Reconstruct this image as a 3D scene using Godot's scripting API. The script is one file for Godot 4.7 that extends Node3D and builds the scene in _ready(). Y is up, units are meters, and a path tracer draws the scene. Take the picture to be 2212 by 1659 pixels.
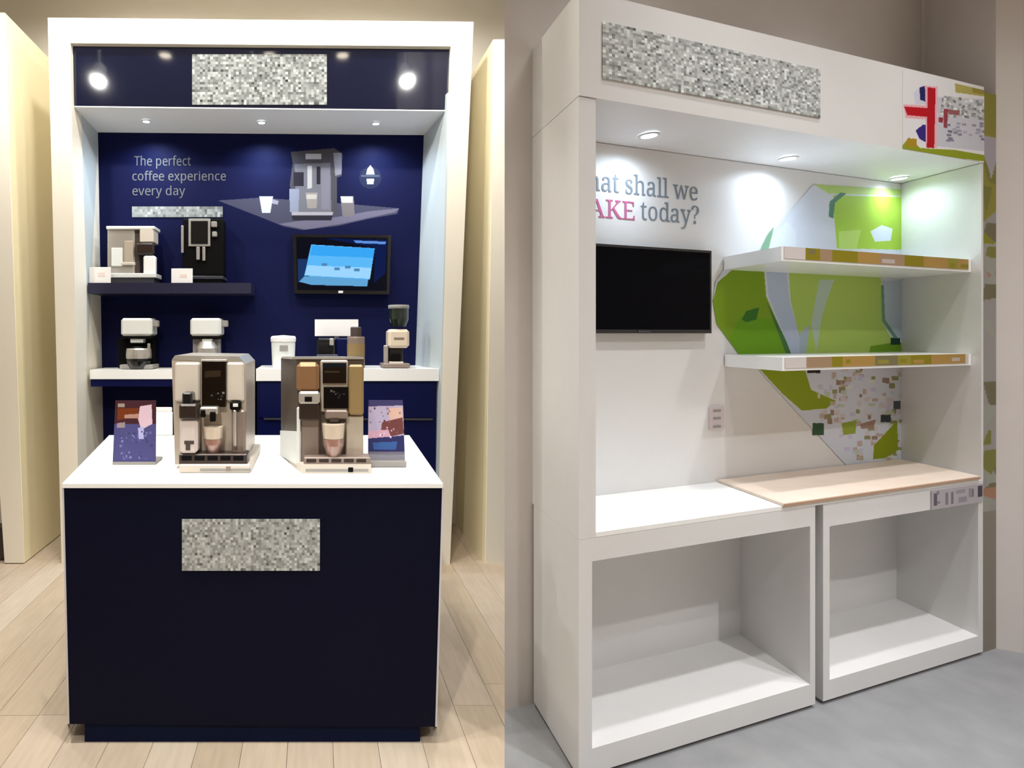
extends Node3D

# A shop interior: a coffee-machine booth seen square on and, on the right, a white kitchen booth whose front stands at an angle.
# Lens: focal length 1200 px of a 2212 x 1659 frame, shifted so that its axis meets the frame at (680, 720); eye 1.14 m above the floor.
const F := 1200.0
const CX := 680.0
const CY := 720.0
const EYE := 1.14
# plan line of the right booth's front: from R0, direction RU (x to the right, y = distance from the eye's plane)
const R0 := Vector2(0.670, 1.410)
const RU := Vector2(0.9499, 0.3126)
const RDEPTH := 0.27
# distances of the left booth
const ZF := 2.746   # front of the frame
const ZB := 3.08    # back panel
const ZC := 1.537   # front of the counter
const HC := 0.7237  # height of the counter top

var M := {}
var used := {}
var rng := RandomNumberGenerator.new()

func _ready() -> void:
	rng.seed = 11
	set_camera()
	set_lights()
	materials()
	room()
	left_booth()
	left_counter()
	left_goods()
	right_booth()
	right_cabinets()
	right_fittings()

# ---------------------------------------------------------------- camera and light
func set_camera() -> void:
	var cam := Camera3D.new()
	cam.name = "camera"
	cam.projection = Camera3D.PROJECTION_FRUSTUM
	cam.near = 0.05
	cam.far = 60.0
	cam.size = 1659.0 / F * cam.near
	cam.frustum_offset = Vector2((1106.0 - CX) / F, (CY - 829.5) / F) * cam.near
	cam.position = Vector3(0, EYE, 0)
	add_child(cam)
	cam.current = true
	var env := Environment.new()
	env.background_mode = Environment.BG_COLOR
	env.background_color = Color(0.02, 0.02, 0.02)
	env.tonemap_mode = Environment.TONE_MAPPER_LINEAR
	env.tonemap_exposure = 1.08
	env.sdfgi_enabled = true
	env.ssao_enabled = true
	env.ssil_enabled = true
	var w := WorldEnvironment.new()
	w.name = "surroundings"
	w.environment = env
	add_child(w)

const CEIL := 3.3
var WARM := Color(1.0, 0.99, 0.965)
var NEUTRAL := Color(0.985, 0.99, 1.0)
var COOL := Color(0.86, 0.93, 1.0)

func set_lights() -> void:
	M.lamp_warm = glow(Color(1.0, 0.95, 0.86), 18.0)
	M.lamp_cool = glow(Color(0.92, 0.97, 1.0), 6.0)
	M.lamp_rim = mk(Color(0.85, 0.85, 0.85), 0.4)
	# ceiling downlights, some of them added for fill light: x and distance, energy, half angle, softness of the cone's edge
	ceiling_lamp(Vector2(-1.157, 1.252), 3.4, 45.0, 0.8, WARM, "round ceiling downlight near the left end of the navy fascia")
	ceiling_lamp(Vector2(-0.35, 1.252), 3.0, 45.0, 0.9, WARM, "added round fill downlight above the middle of the coffee counter")  # extra lamp, added to lift the light on floor and counter
	ceiling_lamp(Vector2(0.215, 1.252), 1.0, 34.0, 0.8, WARM, "round ceiling downlight above the right part of the coffee counter")
	ceiling_lamp(Vector2(1.18, 1.295), 2.3, 32.0, 1.0, NEUTRAL, "round ceiling downlight before the white booth's left cabinet")
	ceiling_lamp(Vector2(2.036, 1.576), 2.0, 32.0, 1.0, NEUTRAL, "round ceiling downlight before the white booth's right cabinet")
	ceiling_lamp(Vector2(1.37, 0.715), 2.8, 50.0, 1.0, NEUTRAL, "round ceiling downlight facing the black screen")
	ceiling_lamp(Vector2(2.23, 0.996), 2.8, 50.0, 1.0, NEUTRAL, "round ceiling downlight facing the lime print")
	ceiling_lamp(Vector2(1.0, -0.4), 3.2, 60.0, 1.0, NEUTRAL, "added unseen fill downlight in the aisle, nearer to the coffee booth")  # added behind the eye to lighten the grey wall
	ceiling_lamp(Vector2(2.3, -0.2), 6.5, 60.0, 1.0, NEUTRAL, "added unseen fill downlight in the aisle, nearer to the right wall")  # added behind the eye to brighten the white booth from the front
	ceiling_lamp(Vector2(-0.95, 2.3), 1.9, 80.0, 0.3, WARM, "added wall-washing downlight close above the left of the coffee booth's header")  # wall-washer added to brighten the upper tan wall
	ceiling_lamp(Vector2(0.3, 2.3), 1.9, 80.0, 0.3, WARM, "added wall-washing downlight close above the right of the coffee booth's header")  # second added wall-washer, same purpose on the right
	# spotlights on stems, aimed at the coffee booth, some added for fill
	aimed_spot(Vector3(-1.365, 2.74, -2.05), Vector3(-1.2, 1.5, -2.75), 0.95, 74.0, 0.6, "hanging spotlight before the left post of the coffee booth")
	aimed_spot(Vector3(-0.4, 2.74, -2.05), Vector3(-0.4, 1.7, -2.75), 0.5, 74.0, 0.6, "added hanging fill spotlight before the middle of the coffee booth")  # extra spot, added to brighten the middle of the frame
	aimed_spot(Vector3(0.583, 2.74, -2.05), Vector3(0.6, 1.5, -2.75), 1.0, 74.0, 0.6, "hanging spotlight before the right post of the coffee booth")
	aimed_spot(Vector3(-0.5, 3.05, 0.3), Vector3(-0.3, 0.95, -1.8), 4.2, 22.0, 0.8, "added fill spotlight over the aisle aimed at the coffee counter")  # added fill light for the fronts of the machines

func aimed_spot(p: Vector3, target: Vector3, energy: float, half: float, soft: float, label: String) -> void:
	var t := thing("hanging_spotlight", label, "lamp", p, "spotlights hanging before the coffee booth")
	var d := (target - p).normalized()
	var q := Basis(Quaternion(Vector3.DOWN, d))
	part(t, "housing", lathe([[0.0, 0.13], [0.03, 0.13], [0.045, 0.1], [0.045, 0.002], [0.036, 0.002], [0.036, 0.006], [0.0, 0.006]], 24), M.lamp_rim, true).basis = q
	part(t, "lamp_disc", lathe([[0.0, 0.005], [0.034, 0.005], [0.034, 0.002], [0.0, 0.002]], 24), M.lamp_warm, true).basis = q
	var b := -d * 0.08
	part(t, "stem", lathe([[0.0, CEIL - p.y - b.y], [0.008, CEIL - p.y - b.y], [0.008, 0.0], [0.0, 0.0]], 12), M.lamp_rim, true).position = b
	var l := SpotLight3D.new()
	l.name = "light"
	l.basis = Basis.looking_at(d)
	l.position = d * 0.006
	l.light_color = WARM
	l.light_energy = energy
	l.light_size = 0.034
	l.spot_range = 12.0
	l.spot_attenuation = 2.0
	l.spot_angle = half
	l.spot_angle_attenuation = soft
	l.shadow_enabled = true
	t.add_child(l)

func ceiling_lamp(p: Vector2, energy: float, half: float, soft: float, tint: Color, label: String) -> void:
	var t := thing("ceiling_downlight", label, "lamp", Vector3(p.x, CEIL, -p.y), "ceiling downlights of the shop")
	part(t, "trim_ring", lathe([[0.045, -0.001], [0.06, -0.001], [0.06, -0.012], [0.045, -0.012], [0.045, -0.001]], 28), M.lamp_rim, true)
	part(t, "lamp_disc", lathe([[0.0, -0.004], [0.045, -0.004], [0.045, -0.008], [0.0, -0.008]], 28), M.lamp_warm, true)
	var l := SpotLight3D.new()
	l.name = "light"
	l.position = Vector3(0, -0.015, 0)
	l.rotation_degrees = Vector3(-90, 0, 0)
	l.light_color = tint
	l.light_energy = energy
	l.light_size = 0.045
	l.spot_range = 12.0
	l.spot_attenuation = 2.0
	l.spot_angle = half
	l.spot_angle_attenuation = soft
	l.shadow_enabled = true
	t.add_child(l)

func recess_lamp(p: Vector3, energy: float, r: float, half: float, label: String, group: String) -> void:
	var t := thing("recessed_spotlight", label, "lamp", p, group)
	part(t, "trim_ring", lathe([[r, 0.0], [r * 1.35, 0.0], [r * 1.35, -0.004], [r, -0.004], [r, 0.0]], 24), M.lamp_rim, true)
	part(t, "lamp_disc", lathe([[0.0, -0.001], [r, -0.001], [r, -0.003], [0.0, -0.003]], 24), M.lamp_cool, true)
	var l := SpotLight3D.new()
	l.name = "light"
	l.position = Vector3(0, -0.008, 0)
	l.rotation_degrees = Vector3(-90, 0, 0)
	l.light_color = COOL
	l.light_energy = energy
	l.light_size = r
	l.spot_range = 8.0
	l.spot_attenuation = 2.0
	l.spot_angle = half
	l.spot_angle_attenuation = 1.0
	l.shadow_enabled = true
	t.add_child(l)

# ---------------------------------------------------------------- materials
func mk(c: Color, rough := 0.6, metal := 0.0, coat := 0.0) -> StandardMaterial3D:
	var m := StandardMaterial3D.new()
	m.albedo_color = c
	m.roughness = rough
	m.metallic = metal
	if coat > 0.0:
		m.clearcoat_enabled = true
		m.clearcoat = coat
		m.clearcoat_roughness = 0.05
	return m

func rgb(r: int, g: int, b: int) -> Color:
	return Color8(r, g, b)

func glow(c: Color, e: float) -> StandardMaterial3D:
	var m := StandardMaterial3D.new()
	m.albedo_color = c
	m.emission_enabled = true
	m.emission = c
	m.emission_energy_multiplier = e
	return m

func noise_tex(freq: float, a: Color, b: Color, stretch := 1.0, seed_ := 1) -> NoiseTexture2D:
	var n := FastNoiseLite.new()
	n.seed = seed_
	n.frequency = freq
	n.fractal_octaves = 4
	var g := Gradient.new()
	g.set_color(0, a)
	g.set_color(1, b)
	var t := NoiseTexture2D.new()
	t.width = 256
	t.height = 256
	t.seamless = true
	t.noise = n
	t.color_ramp = g
	return t

func tri(m: StandardMaterial3D, tex: Texture2D, scale: Vector3) -> StandardMaterial3D:
	m.albedo_texture = tex
	m.uv1_triplanar = true
	m.uv1_world_triplanar = true
	m.uv1_scale = scale
	return m

func printed(img: Image, rough := 0.5, nearest := false) -> StandardMaterial3D:
	var m := StandardMaterial3D.new()
	m.albedo_texture = ImageTexture.create_from_image(img)
	m.roughness = rough
	m.texture_repeat = false
	m.metallic_specular = 0.25
	if nearest:
		m.texture_filter = BaseMaterial3D.TEXTURE_FILTER_NEAREST
	return m

func materials() -> void:
	M.cream = mk(rgb(237, 230, 215), 0.55)
	M.tan_wall = mk(rgb(218, 211, 197), 0.8)
	M.cream_warm_lit = mk(rgb(249, 238, 203), 0.7)  # cream yellowed and lightened to paint the warm light in the recess
	M.ceiling = mk(rgb(225, 222, 215), 0.9)
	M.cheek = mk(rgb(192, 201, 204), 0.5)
	M.soffit = mk(rgb(240, 242, 244), 0.6)
	M.navy_gloss = mk(rgb(10, 15, 40), 0.07, 0.0, 0.3)
	M.navy_front = mk(rgb(11, 13, 34), 0.55)
	M.navy_front.metallic_specular = 0.2
	M.navy_plinth = mk(rgb(8, 18, 48), 0.6)
	M.navy_plinth.metallic_specular = 0.2
	M.navy_cab = mk(rgb(10, 16, 62), 0.4)
	M.navy_cab.metallic_specular = 0.25
	M.navy_shelf = mk(rgb(30, 30, 58), 0.4)
	M.white_top = mk(rgb(246, 246, 244), 0.25)
	M.white_edge = mk(rgb(205, 203, 206), 0.4)
	M.white_board = tri(mk(Color.WHITE, 0.5), noise_tex(0.01, rgb(221, 220, 219), rgb(227, 226, 225), 1.0, 3), Vector3(0.8, 0.8, 0.8))
	M.subfloor = mk(rgb(150, 134, 114), 0.9)
	M.grey_wall = tri(mk(Color.WHITE, 0.9), noise_tex(0.02, rgb(204, 196, 192), rgb(210, 203, 199), 1.0, 5), Vector3(0.7, 0.7, 0.7))
	M.grey_floor = tri(mk(Color.WHITE, 0.75), noise_tex(0.025, rgb(130, 130, 132), rgb(142, 142, 142), 1.0, 8), Vector3(1.2, 1.2, 1.2))
	M.planks = []
	var tones := [[190, 173, 152], [184, 166, 144], [194, 179, 160], [188, 171, 152], [181, 163, 141]]
	for i in tones.size():
		var c: Array = tones[i]
		M.planks.append(tri(mk(Color.WHITE, 0.45), noise_tex(0.03, rgb(c[0] - 7, c[1] - 7, c[2] - 7), rgb(c[0] + 6, c[1] + 6, c[2] + 6), 1.0, 20 + i), Vector3(6.0, 1.0, 0.7)))
	M.black = mk(rgb(10, 10, 14), 0.25, 0.0, 0.4)
	M.tv_glass = mk(rgb(4, 4, 8), 0.12)
	M.tv_glass.metallic_specular = 0.15
	M.black_matt = mk(rgb(11, 10, 10), 0.6)
	M.black_matt.metallic_specular = 0.2
	M.dark_brown = mk(rgb(42, 28, 22), 0.35)
	M.espresso = mk(rgb(70, 58, 54), 0.5)
	M.screen_dark = mk(rgb(22, 14, 10), 0.12, 0.0, 0.5)
	M.silver = mk(rgb(196, 190, 182), 0.3, 0.6)
	M.champagne = mk(rgb(190, 177, 161), 0.35, 0.25)
	M.ivory = mk(rgb(208, 198, 185), 0.4)
	M.pearl = mk(rgb(206, 192, 186), 0.45)
	M.taupe = mk(rgb(138, 122, 112), 0.4, 0.2)
	M.bronze = mk(rgb(150, 112, 78), 0.35, 0.4)
	M.bronze_dark = mk(rgb(84, 72, 62), 0.4, 0.2)
	M.olive_metal = mk(rgb(150, 126, 84), 0.4, 0.2)
	M.white_plastic = mk(rgb(224, 226, 222), 0.35)
	M.white_card = mk(rgb(240, 238, 236), 0.7)
	M.pink_card = mk(rgb(232, 214, 208), 0.7)
	M.dark_glass = mk(rgb(34, 44, 36), 0.08, 0.0, 0.5)
	M.coffee = mk(rgb(140, 62, 14), 0.3)
	M.milk = mk(rgb(226, 208, 186), 0.35)
	M.tray = mk(rgb(64, 52, 48), 0.35, 0.4)
	M.grey_plastic = mk(rgb(150, 146, 142), 0.5)
	M.ink_grey = mk(rgb(122, 134, 146), 0.7)
	M.ink_pink = mk(rgb(190, 100, 142), 0.7)
	M.ink_dim = mk(rgb(104, 104, 104), 0.7)
	M.beech = tri(mk(Color.WHITE, 0.45), noise_tex(0.02, rgb(222, 204, 186), rgb(230, 213, 198), 1.0, 15), Vector3(1.0, 4.0, 4.0))
	M.beech_edge = mk(rgb(178, 146, 122), 0.6)
	M.socket = mk(rgb(208, 196, 200), 0.5)
	M.screen_grey = mk(rgb(60, 60, 66), 0.3)
	M.glass = StandardMaterial3D.new()
	M.glass.transparency = BaseMaterial3D.TRANSPARENCY_ALPHA
	M.glass.albedo_color = Color(0.95, 0.92, 0.88, 0.07)
	M.glass.roughness = 0.05

# ---------------------------------------------------------------- points
func at(px: float, py: float, z: float) -> Vector3:
	return Vector3((px - CX) / F * z, EYE + (CY - py) / F * z, -z)

# a point of the right booth: s along the front, d straight back, h height
func rpt(s: float, d: float, h: float) -> Vector3:
	return Vector3(R0.x + RU.x * s, h, -(R0.y + RU.y * s + d))

func rs(px: float, d := 0.0) -> float:
	var k := (px - CX) / F
	return (k * (R0.y + d) - R0.x) / (RU.x - k * RU.y)

func rh(px: float, py: float, d := 0.0) -> float:
	var z := R0.y + d + RU.y * rs(px, d)
	return EYE + (CY - py) / F * z

# ---------------------------------------------------------------- nodes
func numbered(called: String) -> String:
	var n: int = used.get(called, 0)
	used[called] = n + 1
	return called if n == 0 else "%s_%03d" % [called, n]

func thing(called: String, label: String, category: String, base: Vector3, group := "") -> Node3D:
	var t := Node3D.new()
	t.name = numbered(called)
	add_child(t)
	t.position = base
	t.set_meta("label", label)
	t.set_meta("category", category)
	if group:
		t.set_meta("group", group)
	return t

# mesh given in world coordinates unless local
func part(parent: Node3D, called: String, mesh: Mesh, mat: Material, local := false, label := "") -> MeshInstance3D:
	var o := MeshInstance3D.new()
	o.name = called
	o.mesh = mesh
	o.material_override = mat
	parent.add_child(o, true)
	if not local:
		var off := Vector3.ZERO
		var p: Node = parent
		while p != self:
			off += (p as Node3D).position
			p = p.get_parent()
		o.position = -off
	if label:
		o.set_meta("label", label)
	return o

func single(called: String, mesh: Mesh, mat: Material, label: String, category: String, group := "") -> MeshInstance3D:
	var o := part(self, numbered(called), mesh, mat)
	o.set_meta("label", label)
	o.set_meta("category", category)
	if group:
		o.set_meta("group", group)
	return o

func struct(called: String, mesh: Mesh, mat: Material, label: String) -> MeshInstance3D:
	var o := part(self, numbered(called), mesh, mat)
	o.set_meta("kind", "structure")
	o.set_meta("label", label)
	o.set_meta("category", called.get_slice("_", 0))
	return o

# ---------------------------------------------------------------- meshes
func begin() -> SurfaceTool:
	var st := SurfaceTool.new()
	st.begin(Mesh.PRIMITIVE_TRIANGLES)
	st.set_smooth_group(-1)
	return st

func done(st: SurfaceTool) -> ArrayMesh:
	st.generate_normals()
	return st.commit()

# a convex flat face, turned away from c
func face(st: SurfaceTool, pts: Array, c: Vector3) -> void:
	var mid := Vector3.ZERO
	for p: Vector3 in pts:
		mid += p / pts.size()
	var n: Vector3 = (pts[1] - pts[0]).cross(pts[2] - pts[0])
	var q := pts.duplicate()
	if n.dot(mid - c) > 0.0:
		q.reverse()
	for i in range(1, q.size() - 1):
		for k: int in [0, i, i + 1]:
			st.add_vertex(q[k])

func add_hexa(st: SurfaceTool, a: Array, b: Array) -> void:
	var c := Vector3.ZERO
	for p: Vector3 in a + b:
		c += p / 8.0
	face(st, a, c)
	face(st, b, c)
	for i in 4:
		var j := (i + 1) % 4
		face(st, [a[i], a[j], b[j], b[i]], c)

func hexa(a: Array, b: Array) -> ArrayMesh:
	var st := begin()
	add_hexa(st, a, b)
	return done(st)

# a slab whose front outline is given by frame points at distance z0 and which runs straight back to z1
func slab(quad: Array, z0: float, z1: float) -> ArrayMesh:
	var a := []
	var b := []
	for q: Array in quad:
		var p := at(q[0], q[1], z0)
		a.append(p)
		b.append(p + Vector3(0, 0, z0 - z1))
	return hexa(a, b)

func rect(x0: float, y0: float, x1: float, y1: float) -> Array:
	return [[x0, y0], [x1, y0], [x1, y1], [x0, y1]]

# a box with chamfered edges between two corners
func cbox(lo: Vector3, hi: Vector3, ch := 0.004) -> ArrayMesh:
	var st := begin()
	add_cbox(st, lo, hi, ch)
	return done(st)

func add_cbox(st: SurfaceTool, a: Vector3, b: Vector3, ch: float) -> void:
	var lo := Vector3(minf(a.x, b.x), minf(a.y, b.y), minf(a.z, b.z))
	var hi := Vector3(maxf(a.x, b.x), maxf(a.y, b.y), maxf(a.z, b.z))
	var c := (lo + hi) / 2.0
	var h := (hi - lo) / 2.0
	ch = minf(ch, minf(h.x, minf(h.y, h.z)) * 0.9)
	var v := func(sx: int, sy: int, sz: int, k: int) -> Vector3:
		var e := Vector3(h.x, h.y, h.z) - Vector3(ch, ch, ch)
		e[k] = h[k]
		return c + Vector3(sx * e.x, sy * e.y, sz * e.z)
	for k in 3:
		for s: int in [-1, 1]:
			var f := []
			for o: Array in [[-1, -1], [1, -1], [1, 1], [-1, 1]]:
				var g := [0, 0, 0]
				g[k] = s
				g[(k + 1) % 3] = o[0]
				g[(k + 2) % 3] = o[1]
				f.append(v.call(g[0], g[1], g[2], k))
			face(st, f, c)
	for k in 3:
		var i := (k + 1) % 3
		var j := (k + 2) % 3
		for s: int in [-1, 1]:
			for t: int in [-1, 1]:
				var f := []
				for q: Array in [[-1, i], [1, i], [1, j], [-1, j]]:
					var g := [0, 0, 0]
					g[k] = q[0]
					g[i] = s
					g[j] = t
					f.append(v.call(g[0], g[1], g[2], q[1]))
				face(st, f, c)
	for sx: int in [-1, 1]:
		for sy: int in [-1, 1]:
			for sz: int in [-1, 1]:
				face(st, [v.call(sx, sy, sz, 0), v.call(sx, sy, sz, 1), v.call(sx, sy, sz, 2)], c)

# chamfered box whose front spans a frame rectangle at distance z, depth d
func pbox(x0: float, y0: float, x1: float, y1: float, z: float, d: float, ch := 0.004) -> ArrayMesh:
	var a := at(x0, y1, z)
	var b := at(x1, y0, z)
	return cbox(a, b + Vector3(0, 0, -d), ch)

func lathe(profile: Array, seg := 28) -> ArrayMesh:
	var st := SurfaceTool.new()
	st.begin(Mesh.PRIMITIVE_TRIANGLES)
	st.set_smooth_group(-1)
	for k in profile.size() - 1:
		var p: Array = profile[k]
		var q: Array = profile[k + 1]
		for i in seg:
			var a := TAU * i / seg
			var b := TAU * (i + 1) / seg
			var p0 := Vector3(cos(a) * p[0], p[1], sin(a) * p[0])
			var p1 := Vector3(cos(b) * p[0], p[1], sin(b) * p[0])
			var q0 := Vector3(cos(a) * q[0], q[1], sin(a) * q[0])
			var q1 := Vector3(cos(b) * q[0], q[1], sin(b) * q[0])
			if p[0] > 0.0:
				for w: Vector3 in [p0, p1, q1]:
					st.add_vertex(w)
			if q[0] > 0.0:
				for w: Vector3 in [p0, q1, q0]:
					st.add_vertex(w)
	return done(st)

# a lathed thing standing in the frame: axis at px, from y1 (bottom) to y0 (top) at distance z; profile radii in frame pixels
func lathe_at(px: float, z: float, profile: Array, seg := 28) -> ArrayMesh:
	var p := []
	for q: Array in profile:
		p.append([q[0] / F * z, EYE + (CY - q[1]) / F * z])
	var m := lathe(p, seg)
	var st := SurfaceTool.new()
	st.append_from(m, 0, Transform3D(Basis(), Vector3((px - CX) / F * z, 0, -z)))
	return st.commit()

# upright prism over a plan polygon (x, distance)
func prism(plan: PackedVector2Array, h0: float, h1: float) -> ArrayMesh:
	var st := begin()
	add_prism(st, plan, h0, h1)
	return done(st)

func add_prism(st: SurfaceTool, plan: PackedVector2Array, h0: float, h1: float) -> void:
	var c2 := Vector2.ZERO
	for p in plan:
		c2 += p / plan.size()
	var c := Vector3(c2.x, (h0 + h1) / 2.0, -c2.y)
	var top := []
	var bot := []
	for p in plan:
		top.append(Vector3(p.x, h1, -p.y))
		bot.append(Vector3(p.x, h0, -p.y))
	face(st, top, c)
	face(st, bot, c)
	for i in plan.size():
		var j := (i + 1) % plan.size()
		face(st, [top[i], top[j], bot[j], bot[i]], c)

# right booth: a board between s0..s1, d0..d1, h0..h1
func rboard(s0: float, s1: float, d0: float, d1: float, h0: float, h1: float) -> ArrayMesh:
	var st := begin()
	add_rboard(st, s0, s1, d0, d1, h0, h1)
	return done(st)

func add_rboard(st: SurfaceTool, s0: float, s1: float, d0: float, d1: float, h0: float, h1: float) -> void:
	add_hexa(st, [rpt(s0, d0, h1), rpt(s1, d0, h1), rpt(s1, d0, h0), rpt(s0, d0, h0)], [rpt(s0, d1, h1), rpt(s1, d1, h1), rpt(s1, d1, h0), rpt(s0, d1, h0)])

# a printed sheet: corners top-left, top-right, bottom-right, bottom-left, thickness along back; uv on the front
func sheet(tl: Vector3, tr: Vector3, br: Vector3, bl: Vector3, back: Vector3) -> ArrayMesh:
	var st := SurfaceTool.new()
	st.begin(Mesh.PRIMITIVE_TRIANGLES)
	st.set_smooth_group(-1)
	var f := [[tl, Vector2(0, 0)], [tr, Vector2(1, 0)], [br, Vector2(1, 1)], [bl, Vector2(0, 1)]]
	for k: int in [0, 1, 2, 0, 2, 3]:
		st.set_uv(f[k][1])
		st.add_vertex(f[k][0])
	var a := [tl, tr, br, bl]
	for i in 4:
		var j := (i + 1) % 4
		var u := [[a[i], f[i][1]], [a[j], f[j][1]], [a[j] + back, f[j][1]], [a[i] + back, f[i][1]]]
		for k: int in [0, 3, 2, 0, 2, 1]:
			st.set_uv(u[k][1])
			st.add_vertex(u[k][0])
	for k: int in [0, 2, 1, 0, 3, 2]:
		st.set_uv(f[k][1])
		st.add_vertex(f[k][0] + back)
	return done(st)

func psheet(x0: float, y0: float, x1: float, y1: float, z: float, thick: float) -> ArrayMesh:
	return sheet(at(x0, y0, z), at(x1, y0, z), at(x1, y1, z), at(x0, y1, z), Vector3(0, 0, -thick))

func rsheet(s0: float, s1: float, d: float, h0: float, h1: float, thick: float) -> ArrayMesh:
	return sheet(rpt(s0, d, h1), rpt(s1, d, h1), rpt(s1, d, h0), rpt(s0, d, h0), Vector3(0, 0, -thick))

# ---------------------------------------------------------------- printing
func fill(img: Image, pts: Array, col: Color) -> void:
	var y0 := 1e9
	var y1 := -1e9
	for p: Vector2 in pts:
		y0 = minf(y0, p.y)
		y1 = maxf(y1, p.y)
	for y in range(maxi(0, int(floor(y0))), mini(img.get_height() - 1, int(ceil(y1))) + 1):
		var xs := []
		var yy := y + 0.5
		for i in pts.size():
			var a: Vector2 = pts[i]
			var b: Vector2 = pts[(i + 1) % pts.size()]
			if (a.y <= yy) != (b.y <= yy):
				xs.append(a.x + (yy - a.y) / (b.y - a.y) * (b.x - a.x))
		xs.sort()
		for k in range(0, xs.size() - 1, 2):
			var xa := clampi(int(round(xs[k])), 0, img.get_width())
			var xb := clampi(int(round(xs[k + 1])), 0, img.get_width())
			if xb > xa:
				img.fill_rect(Rect2i(xa, y, xb - xa, 1), col)

func oval(cx: float, cy: float, rx: float, ry: float, n := 20) -> Array:
	var o := []
	for i in n:
		o.append(Vector2(cx + cos(TAU * i / n) * rx, cy + sin(TAU * i / n) * ry))
	return o

func mosaic(w: int, h: int, mean: float, spread: float, seed_: int, tint := Color(0.98, 1.0, 0.99)) -> Image:
	var r := RandomNumberGenerator.new()
	r.seed = seed_
	var img := Image.create(w, h, false, Image.FORMAT_RGB8)
	for y in h:
		for x in w:
			var v := mean + spread * (r.randf() + r.randf() - 1.0)
			if r.randf() < 0.06:
				v -= spread * 0.9
			v = clampf(v, 0.12, 0.95)
			img.set_pixel(x, y, Color(v * tint.r, v * tint.g, v * tint.b))
	return img

func lettering(parent: Node3D, called: String, text: String, font: String, origin: Vector3, width: float, height: float, turn: float, mat: Material) -> MeshInstance3D:
	var f := SystemFont.new()
	f.font_names = PackedStringArray([font])
	var t := TextMesh.new()
	t.font = f
	t.font_size = 48
	t.pixel_size = 0.01
	t.depth = 0.02
	t.text = text
	t.horizontal_alignment = HORIZONTAL_ALIGNMENT_LEFT
	var box := t.get_aabb()
	var o := MeshInstance3D.new()
	o.name = called
	o.mesh = t
	o.material_override = mat
	parent.add_child(o, true)
	var k := Vector3(width / box.size.x, height / box.size.y, 0.05)
	o.basis = Basis(Vector3.UP, turn).scaled_local(k)
	o.position = origin - parent.position - o.basis * Vector3(box.position.x, box.position.y, 0)
	return o

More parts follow.
